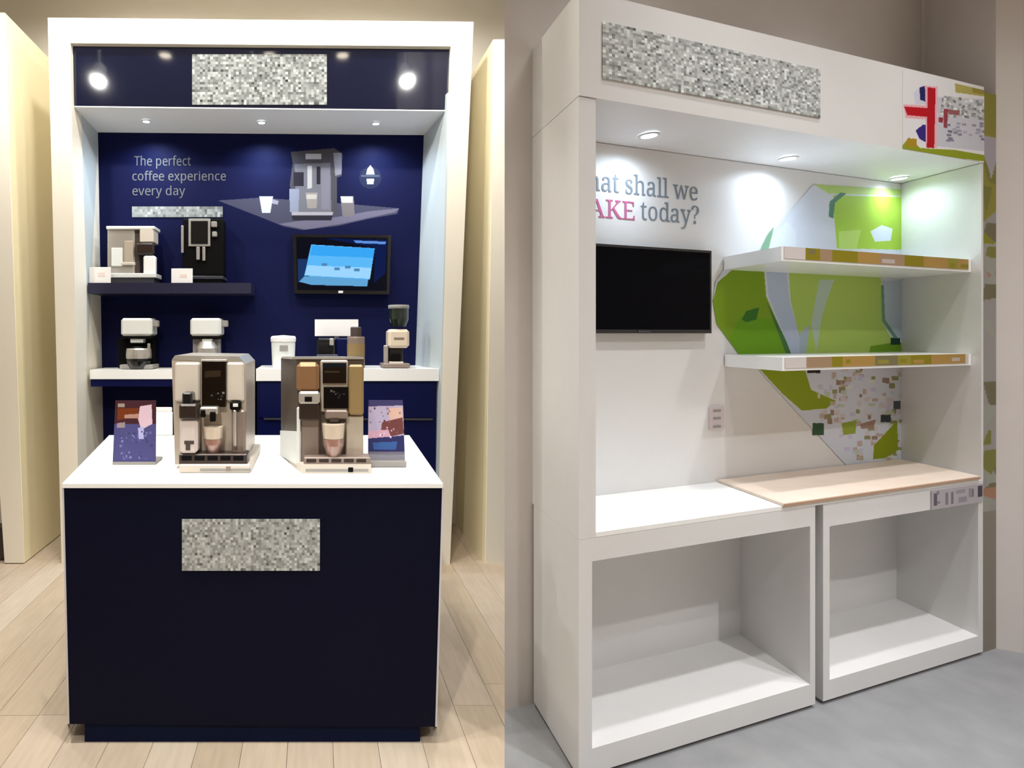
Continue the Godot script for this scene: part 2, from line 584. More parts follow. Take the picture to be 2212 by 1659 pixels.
# ---------------------------------------------------------------- the room
func room() -> void:
	# wall behind the left booths, and the room's other walls
	struct("wall_back", prism(PackedVector2Array([Vector2(-3.2, 3.32), Vector2(1.9, 3.32), Vector2(1.9, 3.44), Vector2(-3.2, 3.44)]), 0, CEIL), M.tan_wall, "tan wall above and behind the coffee booth frame")
	var w0 := rpt(-0.1017, 0.30, 0)
	var wl := Vector2(w0.x, -w0.z)
	var e := rpt(2.75, 0.30, 0)
	var wr := Vector2(e.x, -e.z)
	struct("wall_right_back", prism(PackedVector2Array([wl, wr, wr + Vector2(0.05, 0.1), wl + Vector2(0.06, 0.1)]), 0, CEIL), M.grey_wall, "warm grey wall behind and above the white booth")
	struct("wall_left", prism(PackedVector2Array([Vector2(-3.3, -2.6), Vector2(-3.2, -2.6), Vector2(-3.2, 3.44), Vector2(-3.3, 3.44)]), 0, CEIL), M.tan_wall, "tan side wall of the shop left of the booths")
	struct("wall_right", prism(PackedVector2Array([Vector2(3.3, -2.6), Vector2(3.4, -2.6), Vector2(3.4, 3.44), Vector2(3.3, 3.44)]), 0, CEIL), M.grey_wall, "grey side wall of the shop right of the white booth")
	struct("wall_front", prism(PackedVector2Array([Vector2(-3.3, -2.7), Vector2(3.4, -2.7), Vector2(3.4, -2.6), Vector2(-3.3, -2.6)]), 0, CEIL), M.tan_wall, "tan wall of the shop opposite the booths")
	struct("ceiling", prism(PackedVector2Array([Vector2(-3.3, -2.7), Vector2(3.4, -2.7), Vector2(3.4, 3.44), Vector2(-3.3, 3.44)]), CEIL, CEIL + 0.1), M.ceiling, "plain white ceiling of the shop")
	# grey floor to the right of the seam, boards to the left
	var k := (1090.0 - CX) / F
	var seam := func(z: float) -> Vector2: return Vector2(k * z, z)
	var near := 0.9
	struct("floor_grey", prism(PackedVector2Array([seam.call(near), Vector2(3.3, near), Vector2(3.3, 3.4), seam.call(3.4)]), -0.05, 0.0), M.grey_floor, "mottled grey floor in front of the white booth")
	struct("floor_near", prism(PackedVector2Array([Vector2(-3.2, -2.6), Vector2(3.3, -2.6), Vector2(3.3, near), Vector2(-3.2, near)]), -0.05, 0.0), M.planks[1], "wooden floor of the shop on this side of the booths")
	var fl := struct("floor", prism(PackedVector2Array([Vector2(-3.2, near), seam.call(near), seam.call(3.4), Vector2(-3.2, 3.4)]), -0.06, -0.012), M.subfloor, "light wooden board floor around the coffee counter")
	var left := PackedVector2Array([Vector2(-3.2, near), seam.call(near), seam.call(3.4), Vector2(-3.2, 3.4)])
	var wid := 0.125
	var i := 0
	var x := -2.2
	while x < 1.2:
		var z := near - 0.05 - rng.randf() * 0.4
		while z < 3.32:
			var z1 := z + 1.1
			var g := 0.0006
			var strip := PackedVector2Array([Vector2(x + g, z + g), Vector2(x + wid - g, z + g), Vector2(x + wid - g, z1 - g), Vector2(x + g, z1 - g)])
			for piece in Geometry2D.intersect_polygons(strip, left):
				part(fl, "plank", prism(piece, -0.012, 0.0), M.planks[i % M.planks.size()])
				i += rng.randi_range(1, 3)
			z = z1
		x += wid
	# pilaster that closes the right side
	var zp := 1.99
	var q0 := (2166.0 - CX) / F * zp
	var q1 := (2204.0 - CX) / F * zp
	struct("wall_pilaster", prism(PackedVector2Array([Vector2(q0, zp + 0.02), Vector2(q1, zp - 0.01), Vector2(q1 + 0.02, zp + 0.5), Vector2(q0 + 0.12, zp + 0.5)]), 0, CEIL), M.grey_wall, "grey wall pilaster at the right end of the white booth")
	# neighbouring booth frames
	var t := thing("booth_frame", "cream side post of the next booth at the left edge", "booth", at(20, 1216, ZF))
	part(t, "post", slab([[-70, 27], [9, 27], [51, 1216], [10, 1216]], ZF, ZF + 0.57), M.cream)
	part(t, "flank", flank([9, 27], [51, 1216], 0.003), M.cream_warm_lit)
	part(t, "base_board", slab([[-70, 1140], [9, 1140], [9, 1206], [-70, 1206]], ZF + 0.03, ZF + 0.1), M.dark_brown)
	t = thing("booth_frame", "cream side post of another booth right of the coffee booth", "booth", at(1080, 1222, ZF))
	part(t, "post", slab([[1067, 85], [1240, 85], [1240, 1222], [1049, 1222]], ZF, ZF + 0.57), M.cream)
	part(t, "flank", flank([1067, 85], [1049, 1222], -0.003), M.cream_warm_lit)

# thin sheet on a post's side, its yellow painting the warm light of the recess
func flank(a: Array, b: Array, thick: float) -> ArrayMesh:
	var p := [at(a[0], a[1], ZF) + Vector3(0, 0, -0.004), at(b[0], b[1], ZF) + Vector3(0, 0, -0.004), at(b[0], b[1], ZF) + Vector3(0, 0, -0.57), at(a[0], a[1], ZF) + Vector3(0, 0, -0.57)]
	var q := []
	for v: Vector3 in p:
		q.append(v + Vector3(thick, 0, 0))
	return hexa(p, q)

# ---------------------------------------------------------------- left booth
func left_booth() -> void:
	var t := thing("display_booth", "coffee booth with a cream frame, navy fascia and navy back panel", "booth", at(545, 1218, ZF))
	part(t, "post", slab([[103, 38], [152, 93], [172, 1218], [133, 1218]], ZF, ZF + 0.57), M.cream)
	part(t, "post", slab([[974, 100], [1023, 47], [972, 1219], [944, 1219]], ZF, ZF + 0.57), M.cream)
	part(t, "header", slab([[103, 38], [1023, 47], [974, 100], [152, 93]], ZF, ZF + 0.57), M.cream)
	var fz := ZF + 0.03
	var fa := part(t, "fascia", slab([[150, 92], [976, 99], [967, 237], [157, 228]], fz, fz + 0.04), M.navy_gloss, false, "glossy navy fascia panel")
	part(fa, "sign_panel", psheet(415, 117, 706, 226, fz - 0.004, 0.003), printed(mosaic(52, 20, 0.54, 0.22, 1), 0.5, true), false, "grey speckled sign panel")
	var up := Vector3(0, 0.005, 0)
	part(t, "soffit", hexa([at(156, 231, fz - 0.002), at(968, 240, fz - 0.002), at(968, 240, fz - 0.002) + up, at(156, 231, fz - 0.002) + up], [at(207, 286, ZB), at(922, 292, ZB), at(922, 292, ZB) + up, at(207, 286, ZB) + up]), M.soffit)
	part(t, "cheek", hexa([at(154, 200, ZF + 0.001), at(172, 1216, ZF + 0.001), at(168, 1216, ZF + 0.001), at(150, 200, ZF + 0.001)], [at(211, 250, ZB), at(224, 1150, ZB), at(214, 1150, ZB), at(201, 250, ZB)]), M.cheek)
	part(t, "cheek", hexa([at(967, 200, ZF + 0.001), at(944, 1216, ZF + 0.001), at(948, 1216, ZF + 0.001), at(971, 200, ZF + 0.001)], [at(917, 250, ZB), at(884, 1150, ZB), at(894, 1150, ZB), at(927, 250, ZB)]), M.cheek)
	var bp := part(t, "back_panel", psheet(195, 265, 935, 1160, ZB, 0.03), printed(back_print(), 0.65), false, "navy panel printed with a coffee machine picture")
	part(bp, "sign_panel", psheet(285, 446, 481, 469, ZB - 0.004, 0.003), printed(mosaic(35, 4, 0.62, 0.18, 2), 0.5, true), false, "pale speckled strip")
	var lines := [["The perfect", 290, 412, 336, 364], ["coffee experience", 286, 488, 369, 396], ["every day", 286, 400, 401, 428]]
	for l: Array in lines:
		var o := at(l[1], l[4], ZB - 0.001)
		lettering(t, "slogan", l[0], "Droid Sans", o, (l[2] - l[1]) / F * ZB, (l[4] - l[3]) / F * ZB, 0.0, M.ink_dim)
	# the three spots in the soffit
	var sp := [[316, 257, "left"], [565, 261, "middle"], [812, 264, "right"]]
	for q: Array in sp:
		var z := fz + (ZB - fz) * 0.5
		var y := lerpf(at(0, 231.0 + (q[0] - 156.0) * 0.011, fz).y, at(0, 286.0 + (q[0] - 207.0) * 0.0084, ZB).y, 0.5)
		recess_lamp(Vector3((q[0] - CX) / F * z, y - 0.001, -z), 0.45, 0.018, 75.0, "small recessed spotlight, %s one in the coffee booth's soffit" % q[2], "spotlights in the coffee booth")

func back_print() -> Image:
	var w := 740
	var h := 895
	var o := Vector2(195, 265)
	var img := Image.create(w, h, false, Image.FORMAT_RGB8)
	img.fill(rgb(8, 14, 58))
	var P := func(a: Array) -> Array:
		var r := []
		for k in range(0, a.size(), 2):
			r.append(Vector2(a[k], a[k + 1]) - o)
		return r
	var grey := rgb(112, 112, 122)
	var light := rgb(176, 176, 188)
	var dark := rgb(40, 38, 50)
	# table the machine stands on
	fill(img, P.call([470, 433, 560, 427, 700, 436, 862, 450, 858, 462, 800, 472, 730, 488, 655, 497, 615, 490, 560, 468]), rgb(72, 72, 92))
	fill(img, P.call([600, 484, 660, 496, 735, 484, 800, 470, 855, 458, 862, 450, 800, 456, 720, 470, 640, 478]), rgb(112, 108, 130))
	# machine
	fill(img, P.call([628, 328, 722, 320, 740, 332, 738, 380, 728, 384, 728, 462, 636, 464, 626, 400, 632, 352]), rgb(74, 72, 80))
	fill(img, P.call([636, 354, 714, 352, 716, 460, 640, 462]), grey)
	fill(img, P.call([660, 332, 694, 332, 694, 344, 660, 344]), light)
	fill(img, P.call([720, 330, 738, 330, 738, 376, 724, 380]), rgb(134, 132, 146))
	fill(img, P.call([634, 372, 656, 372, 656, 402, 634, 402]), dark)
	fill(img, P.call([664, 358, 674, 358, 674, 406, 664, 408]), rgb(184, 182, 184))
	fill(img, P.call([684, 360, 692, 360, 692, 398, 684, 398]), dark)
	fill(img, P.call([694, 362, 712, 362, 712, 452, 694, 452]), rgb(124, 122, 136))
	fill(img, P.call([660, 416, 686, 416, 684, 450, 664, 450]), rgb(150, 142, 138))
	fill(img, P.call([662, 420, 684, 420, 684, 430, 662, 430]), rgb(190, 182, 178))
	fill(img, P.call([625, 408, 646, 408, 645, 458, 626, 458]), rgb(138, 144, 164))
	fill(img, P.call([630, 458, 720, 458, 718, 465, 630, 465]), rgb(168, 164, 172))
	fill(img, P.call([630, 466, 718, 466, 716, 476, 632, 476]), dark)
	# cups
	fill(img, P.call([560, 424, 590, 424, 584, 460, 566, 460]), rgb(200, 202, 216))
	fill(img, P.call([588, 430, 602, 434, 600, 442, 588, 440]), rgb(150, 150, 166))
	fill(img, P.call([735, 424, 764, 424, 766, 466, 740, 468]), rgb(120, 114, 118))
	fill(img, P.call([736, 424, 762, 424, 762, 438, 738, 438]), rgb(206, 204, 204))
	# emblem: two small drops over a dim ring
	fill(img, oval(800 - o.x, 384 - o.y, 24, 24), rgb(30, 36, 62))
	fill(img, P.call([793, 366, 800, 356, 807, 366, 809, 377, 791, 377]), rgb(196, 200, 216))
	fill(img, P.call([780, 378, 820, 378, 820, 382, 780, 382]), rgb(70, 74, 92))
	fill(img, P.call([792, 386, 808, 386, 807, 398, 793, 398]), rgb(196, 200, 216))
	return img

# ---------------------------------------------------------------- counter of the left booth
func left_counter() -> void:
	var zb := 2.27
	var t := thing("display_counter", "navy display counter with a white top and a speckled sign panel", "counter", at(545, 1610, ZC))
	var th := Vector3(0, -0.012, 0)
	var a := [at(134, 1045, ZC), at(957, 1045, ZC), at(884, 940, zb), at(236, 940, zb)]
	var b := []
	for p: Vector3 in a:
		b.append(p + th)
	part(t, "counter_top", hexa(a, b), M.white_top)
	var f0 := ZC + 0.004
	var body := part(t, "body", hexa([at(138, 1054, f0), at(955, 1054, f0), at(940, 1570, f0), at(150, 1564, f0)], [at(238, 946, zb - 0.01), at(882, 946, zb - 0.01), at(872, 1300, zb - 0.01), at(250, 1300, zb - 0.01)]), M.navy_front)
	part(body, "sign_panel", psheet(393, 1122, 691, 1233, f0 - 0.004, 0.003), printed(mosaic(54, 20, 0.66, 0.2, 4), 0.5, true), false, "grey speckled sign panel")
	part(t, "edge_trim", hexa([at(134, 1054, f0 - 0.001), at(138, 1054, f0 - 0.001), at(150, 1564, f0 - 0.001), at(146, 1564, f0 - 0.001)], [at(134, 1054, f0 + 0.1), at(138, 1054, f0 + 0.1), at(150, 1564, f0 + 0.1), at(146, 1564, f0 + 0.1)]), M.white_edge)
	part(t, "edge_trim", hexa([at(955, 1054, f0 - 0.001), at(959, 1054, f0 - 0.001), at(944, 1570, f0 - 0.001), at(940, 1570, f0 - 0.001)], [at(955, 1054, f0 + 0.1), at(959, 1054, f0 + 0.1), at(944, 1570, f0 + 0.1), at(940, 1570, f0 + 0.1)]), M.white_edge)
	var p0 := ZC + 0.012
	var lo := at(182, 0, p0).x
	var hi := at(908, 0, p0).x
	part(t, "plinth", cbox(Vector3(lo, 0.0, -p0), Vector3(hi, 0.075, -(zb - 0.05)), 0.002), M.navy_plinth)

# ---------------------------------------------------------------- goods of the left booth
func zbase(py: float) -> float:
	return F * (EYE - HC) / (py - CY)

func icons(img: Image, n: int, seed_: int, lo: Rect2i, cols: Array) -> void:
	var r := RandomNumberGenerator.new()
	r.seed = seed_
	for i in n:
		var s := r.randi_range(2, 5)
		img.fill_rect(Rect2i(lo.position.x + r.randi() % lo.size.x, lo.position.y + r.randi() % lo.size.y, s, s), cols[r.randi() % cols.size()])

func left_goods() -> void:
	shelves_left()
	machine_silver()
	machine_bronze()
	brochures()
	upper_shelf_goods()
	back_counter_goods()
	wall_screen()

func shelves_left() -> void:
	# upper navy shelf
	var z := 2.89
	var s := thing("wall_shelf", "dark navy wall shelf carrying two coffee machines", "shelf", at(365, 635, z))
	part(s, "board", hexa([at(190, 611, z), at(542, 611, z), at(542, 634, z), at(190, 634, z)], [at(190, 611, z) + Vector3(0, 0, z - ZB), at(542, 611, z) + Vector3(0, 0, z - ZB), at(542, 634, z) + Vector3(0, 0, z - ZB), at(190, 634, z) + Vector3(0, 0, z - ZB)]), M.navy_shelf)
	# lower shelf, white on navy
	z = 2.87
	s = thing("wall_shelf", "white topped wall shelf under the navy shelf, carrying drip machines", "shelf", at(365, 832, z))
	part(s, "top_board", slab([[194, 799], [543, 799], [543, 819], [194, 819]], z, ZB), M.white_top)
	part(s, "under_board", slab([[196, 819], [541, 819], [541, 835], [196, 835]], z + 0.004, ZB), M.navy_cab)
	# back counter on the right
	z = ZF + 0.02
	s = thing("back_cabinet", "navy cabinet with a white top along the right of the back panel", "cabinet", at(745, 1170, z))
	part(s, "top_board", slab([[553, 797], [949, 797], [948, 823], [553, 823]], z, ZB), M.white_top)
	part(s, "body", slab([[555, 823], [943, 823], [938, 1214], [555, 1214]], z + 0.01, ZB), M.navy_cab)
	part(s, "drawer_front", slab([[560, 828], [742, 828], [742, 902], [560, 902]], z + 0.004, z + 0.01), M.navy_cab)
	part(s, "drawer_front", slab([[747, 828], [937, 828], [935, 902], [747, 902]], z + 0.004, z + 0.01), M.navy_cab)
	part(s, "pull_strip", slab([[570, 903], [935, 904], [935, 908], [570, 907]], z + 0.002, z + 0.01), M.screen_grey)
	# black strip painting the dark of the gap between shelf and cabinet
	part(s, "dark_gap_strip", slab([[545, 797], [552, 797], [552, 1214], [545, 1214]], z, ZB), M.black_matt)

func cup(px: float, z: float, y0: float, y1: float, r: float, label: String) -> void:
	var t := thing("coffee_glass", label, "glass", at(px, y1, z))
	var hgt := y1 - y0
	part(t, "glass_wall", lathe_at(px, z, [[r * 0.55, y1], [r * 0.85, y1 - hgt * 0.35], [r, y0], [r * 0.93, y0], [r * 0.78, y1 - hgt * 0.35], [r * 0.5, y1 - 3], [0, y1 - 3]]), M.glass)
	part(t, "coffee", lathe_at(px, z, [[0, y1 - 4], [r * 0.48, y1 - 4], [r * 0.76, y1 - hgt * 0.36], [r * 0.8, y1 - hgt * 0.55], [0, y1 - hgt * 0.55]]), M.coffee)
	part(t, "milk_foam", lathe_at(px, z, [[r * 0.8, y1 - hgt * 0.56], [r * 0.9, y0 + 3], [0, y0 + 3]]), M.milk)

func machine_silver() -> void:
	var z := zbase(1022)
	var t := thing("coffee_machine", "silver and ivory bean-to-cup coffee machine on the white counter", "coffee machine", at(455, 1022, z))
	var zb := z + 0.055
	# casing behind, lid, then the front panels
	part(t, "casing", hexa([at(371, 778, zb), at(531, 786, zb), at(531, 1003, zb), at(378, 1003, zb)], [at(371, 778, zb) + Vector3(0, 0, -0.26), at(531, 786, zb) + Vector3(0, 0, -0.26), at(531, 1003, zb) + Vector3(0, 0, -0.26), at(378, 1003, zb) + Vector3(0, 0, -0.26)]), M.champagne)
	part(t, "lid", hexa([at(371, 777, zb), at(531, 786, zb), at(516, 770, zb), at(378, 768, zb)], [at(371, 777, zb) + Vector3(0, 0, -0.25), at(531, 786, zb) + Vector3(0, 0, -0.25), at(516, 770, zb) + Vector3(0, 0, -0.25), at(378, 768, zb) + Vector3(0, 0, -0.25)]), M.silver)
	part(t, "front_panel", pbox(377, 783, 432, 868, zb - 0.012, 0.014, 0.006), M.ivory)
	part(t, "front_panel", pbox(488, 783, 527, 868, zb - 0.012, 0.014, 0.006), M.ivory)
	var img := Image.create(50, 100, false, Image.FORMAT_RGB8)
	img.fill(rgb(24, 15, 10))
	fill(img, [Vector2(6, 22), Vector2(40, 20), Vector2(40, 34), Vector2(6, 36)], rgb(52, 40, 28))
	icons(img, 9, 5, Rect2i(16, 64, 28, 22), [rgb(120, 124, 128), rgb(78, 84, 88), rgb(60, 48, 44)])
	var dp := part(t, "display_panel", psheet(436, 780, 487, 879, zb - 0.018, 0.018), printed(img, 0.15))
	part(dp, "chrome_edge", pbox(434, 777, 489, 781, zb - 0.019, 0.018, 0.001), M.silver)
	part(t, "milk_spout", pbox(393, 848, 415, 876, zb - 0.05, 0.05, 0.005), M.black)
	part(t, "carafe_lid", pbox(386, 873, 426, 907, zb - 0.06, 0.06, 0.006), M.dark_brown)
	part(t, "milk_carafe", pbox(387, 907, 426, 980, zb - 0.055, 0.05, 0.008), M.pearl)
	part(t, "carafe_mark", pbox(398, 952, 419, 960, zb - 0.056, 0.002, 0.0005), M.espresso)
	part(t, "carafe_mark", pbox(401, 960, 411, 973, zb - 0.056, 0.002, 0.0005), M.espresso)
	part(t, "brew_spout", pbox(431, 880, 470, 896, zb - 0.05, 0.05, 0.004), M.silver)
	part(t, "nozzle", pbox(433, 886, 443, 902, zb - 0.055, 0.012, 0.002), M.black_matt)
	part(t, "nozzle", pbox(453, 890, 465, 911, zb - 0.055, 0.012, 0.002), M.black_matt)
	part(t, "steam_knob", pbox(496, 868, 519, 886, zb - 0.03, 0.03, 0.004), M.black_matt)
	part(t, "steam_knob_cap", pbox(503, 872, 514, 879, zb - 0.033, 0.004, 0.001), M.white_plastic)
	part(t, "water_tank", pbox(500, 886, 530, 990, zb - 0.02, 0.03, 0.006), M.taupe)
	part(t, "steam_pipe", pbox(503, 886, 510, 965, zb - 0.036, 0.008, 0.003), M.silver)
	var tr := part(t, "drip_tray", pbox(386, 981, 534, 1004, z + 0.004, 0.06, 0.003), M.tray)
	for i in 5:
		var x := 392.0 + i * 28.0
		part(tr, "slot", pbox(x, 985, x + 22, 995, z + 0.003, 0.004, 0.0005), M.black_matt)
	part(t, "base", pbox(386, 1003, 541, 1022, z, 0.31, 0.004), M.ivory)
	part(t, "base_strip", pbox(432, 1012, 541, 1018, z - 0.001, 0.004, 0.0005), M.grey_plastic)
	part(t, "foot_button", pbox(488, 1008, 498, 1018, z - 0.002, 0.004, 0.0008), M.taupe)
	cup(461, z + 0.035, 918, 981, 24, "layered latte glass standing on the silver coffee machine")

func machine_bronze() -> void:
	var z := zbase(1023)
	var t := thing("coffee_machine", "bronze and grey bean-to-cup coffee machine, turned to show its left side", "coffee machine", at(715, 1023, z))
	var zb := z + 0.05
	# casing with its left flank in view
	part(t, "casing", hexa([at(640, 776, zb), at(786, 776, zb), at(784, 1000, zb), at(648, 1000, zb)], [at(607, 774, zb + 0.24), at(738, 774, zb + 0.24), at(738, 970, zb + 0.24), at(607, 970, zb + 0.24)]), M.bronze_dark)
	part(t, "lid", hexa([at(630, 776, zb - 0.004), at(787, 776, zb - 0.004), at(785, 771, zb - 0.004), at(634, 771, zb - 0.004)], [at(607, 774, zb + 0.23), at(738, 774, zb + 0.23), at(738, 770, zb + 0.23), at(609, 770, zb + 0.23)]), M.silver)
	part(t, "side_base", hexa([at(640, 932, zb - 0.006), at(650, 932, zb - 0.006), at(650, 1003, zb - 0.006), at(640, 1003, zb - 0.006)], [at(605, 930, zb + 0.2), at(615, 930, zb + 0.2), at(615, 984, zb + 0.2), at(605, 984, zb + 0.2)]), M.white_plastic)
	part(t, "front_column", pbox(640, 783, 690, 848, zb - 0.03, 0.034, 0.012), M.bronze)
	part(t, "spout_ring", pbox(645, 846, 691, 873, zb - 0.04, 0.042, 0.006), M.silver)
	part(t, "spout_hole", pbox(658, 857, 674, 868, zb - 0.041, 0.004, 0.001), M.black_matt)
	part(t, "spout_block", pbox(646, 873, 690, 908, zb - 0.034, 0.036, 0.004), M.dark_brown)
	part(t, "chrome_edge", pbox(641, 880, 649, 1002, zb - 0.012, 0.012, 0.003), M.white_plastic)
	var img := Image.create(50, 46, false, Image.FORMAT_RGB8)
	img.fill(rgb(26, 17, 10))
	fill(img, [Vector2(0, 0), Vector2(50, 0), Vector2(50, 9), Vector2(0, 12)], rgb(20, 24, 30))
	fill(img, [Vector2(4, 18), Vector2(36, 18), Vector2(36, 22), Vector2(4, 22)], rgb(60, 48, 36))
	part(t, "upper_screen", psheet(697, 784, 748, 828, zb - 0.018, 0.018), printed(img, 0.15))
	part(t, "screen_frame", pbox(692, 778, 752, 890, zb - 0.012, 0.014, 0.004), M.champagne)
	img = Image.create(52, 46, false, Image.FORMAT_RGB8)
	img.fill(rgb(14, 10, 10))
	icons(img, 9, 9, Rect2i(8, 6, 34, 20), [rgb(84, 82, 60), rgb(92, 86, 120), rgb(56, 52, 50)])
	part(t, "touch_panel", psheet(699, 836, 752, 882, zb - 0.018, 0.018), printed(img, 0.15))
	part(t, "front_column", pbox(753, 788, 786, 897, zb - 0.02, 0.024, 0.006), M.olive_metal)
	part(t, "brew_spout", pbox(702, 886, 752, 905, zb - 0.03, 0.03, 0.005), M.taupe)
	part(t, "nozzle", pbox(712, 901, 732, 912, zb - 0.028, 0.014, 0.003), M.espresso)
	part(t, "front_panel", pbox(650, 905, 690, 1000, zb - 0.008, 0.01, 0.004), M.taupe)
	part(t, "front_panel", pbox(747, 898, 785, 992, zb - 0.008, 0.01, 0.004), M.champagne)
	var tr := part(t, "drip_tray", pbox(656, 988, 801, 1005, z + 0.004, 0.055, 0.003), M.taupe)
	for i in 5:
		var x := 662.0 + i * 27.0
		part(tr, "slot", pbox(x, 991, x + 21, 999, z + 0.003, 0.004, 0.0005), M.dark_brown)
	part(t, "base", hexa([at(652, 1003, z), at(802, 1003, z), at(802, 1023, z), at(652, 1023, z)], [at(607, 972, z + 0.25), at(746, 972, z + 0.25), at(746, 981, z + 0.25), at(607, 981, z + 0.25)]), M.ivory)
	part(t, "base_strip", pbox(660, 1013, 796, 1019, z - 0.001, 0.004, 0.0005), M.grey_plastic)
	part(t, "foot_button", pbox(752, 1010, 763, 1020, z - 0.002, 0.004, 0.001), M.black_matt)
	cup(720, z + 0.03, 912, 988, 27, "layered latte glass standing on the bronze coffee machine")

func brochures() -> void:
	var z := zbase(1004)
	var img := Image.create(96, 136, false, Image.FORMAT_RGB8)
	img.fill(rgb(74, 72, 120))
	fill(img, [Vector2(0, 0), Vector2(96, 0), Vector2(96, 50), Vector2(0, 50)], rgb(64, 34, 40))
	fill(img, [Vector2(6, 16), Vector2(56, 16), Vector2(52, 34), Vector2(6, 42)], rgb(106, 50, 22))
	fill(img, [Vector2(6, 6), Vector2(22, 6), Vector2(22, 14), Vector2(6, 14)], rgb(150, 136, 124))
	fill(img, [Vector2(58, 12), Vector2(86, 8), Vector2(88, 50), Vector2(62, 62), Vector2(54, 40)], rgb(206, 178, 192))
	fill(img, [Vector2(22, 30), Vector2(56, 28), Vector2(56, 38), Vector2(22, 38)], rgb(168, 128, 116))
	fill(img, [Vector2(6, 48), Vector2(24, 46), Vector2(24, 58), Vector2(6, 58)], rgb(146, 130, 134))
	fill(img, [Vector2(54, 58), Vector2(68, 56), Vector2(68, 82), Vector2(56, 82)], rgb(168, 166, 210))
	icons(img, 46, 31, Rect2i(6, 62, 82, 60), [rgb(104, 106, 150), rgb(58, 58, 100), rgb(116, 120, 170), rgb(88, 84, 140)])
	var t := thing("brochure_stand", "purple navy brochure card standing left of the silver machine", "brochure", at(288, 1004, z))
	part(t, "card", sheet(at(242, 868, z) + Vector3(0, 0, -0.03), at(331, 868, z) + Vector3(0, 0, -0.03), at(336, 1004, z), at(243, 1004, z), Vector3(0, 0, -0.004)), printed(img, 0.5))
	part(t, "holder_foot", hexa([at(243, 998, z - 0.002), at(336, 998, z - 0.002), at(336, 1004, z - 0.002), at(243, 1004, z - 0.002)], [at(243, 998, z - 0.002) + Vector3(0, 0, -0.08), at(336, 998, z - 0.002) + Vector3(0, 0, -0.08), at(336, 1004, z - 0.002) + Vector3(0, 0, -0.08), at(243, 1004, z - 0.002) + Vector3(0, 0, -0.08)]), M.grey_plastic)
	part(t, "back_strut", hexa([at(280, 890, z) + Vector3(0, 0, -0.03), at(300, 890, z) + Vector3(0, 0, -0.03), at(300, 894, z) + Vector3(0, 0, -0.03), at(280, 894, z) + Vector3(0, 0, -0.03)], [at(280, 1000, z) + Vector3(0, 0, -0.08), at(300, 1000, z) + Vector3(0, 0, -0.08), at(300, 1004, z) + Vector3(0, 0, -0.08), at(280, 1004, z) + Vector3(0, 0, -0.08)]), M.grey_plastic)
	z = zbase(1010)
	img = Image.create(80, 120, false, Image.FORMAT_RGB8)
	img.fill(rgb(178, 166, 192))
	fill(img, [Vector2(0, 0), Vector2(80, 0), Vector2(80, 10), Vector2(0, 12)], rgb(66, 62, 104))
	fill(img, [Vector2(44, 16), Vector2(78, 14), Vector2(78, 40), Vector2(50, 44)], rgb(214, 176, 160))
	fill(img, [Vector2(30, 44), Vector2(78, 34), Vector2(80, 66), Vector2(50, 72), Vector2(28, 60)], rgb(112, 66, 66))
	fill(img, [Vector2(0, 62), Vector2(44, 58), Vector2(50, 74), Vector2(0, 78)], rgb(206, 160, 180))
	fill(img, [Vector2(0, 76), Vector2(80, 70), Vector2(80, 120), Vector2(0, 120)], rgb(50, 50, 96))
	fill(img, [Vector2(10, 84), Vector2(64, 82), Vector2(60, 98), Vector2(12, 98)], rgb(60, 92, 150))
	icons(img, 26, 33, Rect2i(2, 12, 70, 60), [rgb(140, 120, 150), rgb(226, 214, 232), rgb(90, 52, 56), rgb(190, 180, 214)])
	t = thing("leaflet_holder", "clear leaflet holder with pink and navy leaflets right of the bronze machine", "leaflet holder", at(832, 1010, z))
	part(t, "leaflet", sheet(at(798, 868, z) + Vector3(0, 0, -0.035), at(874, 868, z) + Vector3(0, 0, -0.035), at(876, 997, z) + Vector3(0, 0, -0.01), at(796, 997, z) + Vector3(0, 0, -0.01), Vector3(0, 0, -0.006)), printed(img, 0.45))
	part(t, "holder_base", pbox(792, 996, 878, 1010, z, 0.06, 0.003), M.grey_plastic)
	part(t, "clear_front", slab([[793, 976], [878, 976], [878, 997], [793, 997]], z, z + 0.003), M.glass)
	# small pale box behind the first card
	z = zbase(941)
	t = thing("tissue_box", "small pale grey box at the back of the white counter", "box", at(350, 941, z))
	part(t, "box_body", pbox(330, 889, 372, 941, z, 0.012, 0.004), M.white_plastic)
	part(t, "box_lid", pbox(331, 880, 371, 889, z + 0.001, 0.01, 0.003), M.pink_card)
	# cards lying on the counter
	for q: Array in [[312, 360, 1020, 1032, "flat grey price tag in front of the purple brochure card"], [588, 636, 1021, 1032, "flat grey price tag between the two big machines"]]:
		var za := zbase(q[3])
		var zc := zbase(q[2])
		var p := [at(q[0], q[3], za), at(q[1], q[3], za), at(q[1], q[2], zc), at(q[0], q[2], zc)]
		var b := []
		for v: Vector3 in p:
			b.append(v + Vector3(0, 0.003, 0))
		single("price_tag", hexa(b, p), M.white_edge, q[4], "price tag", "flat tags on the white counter")

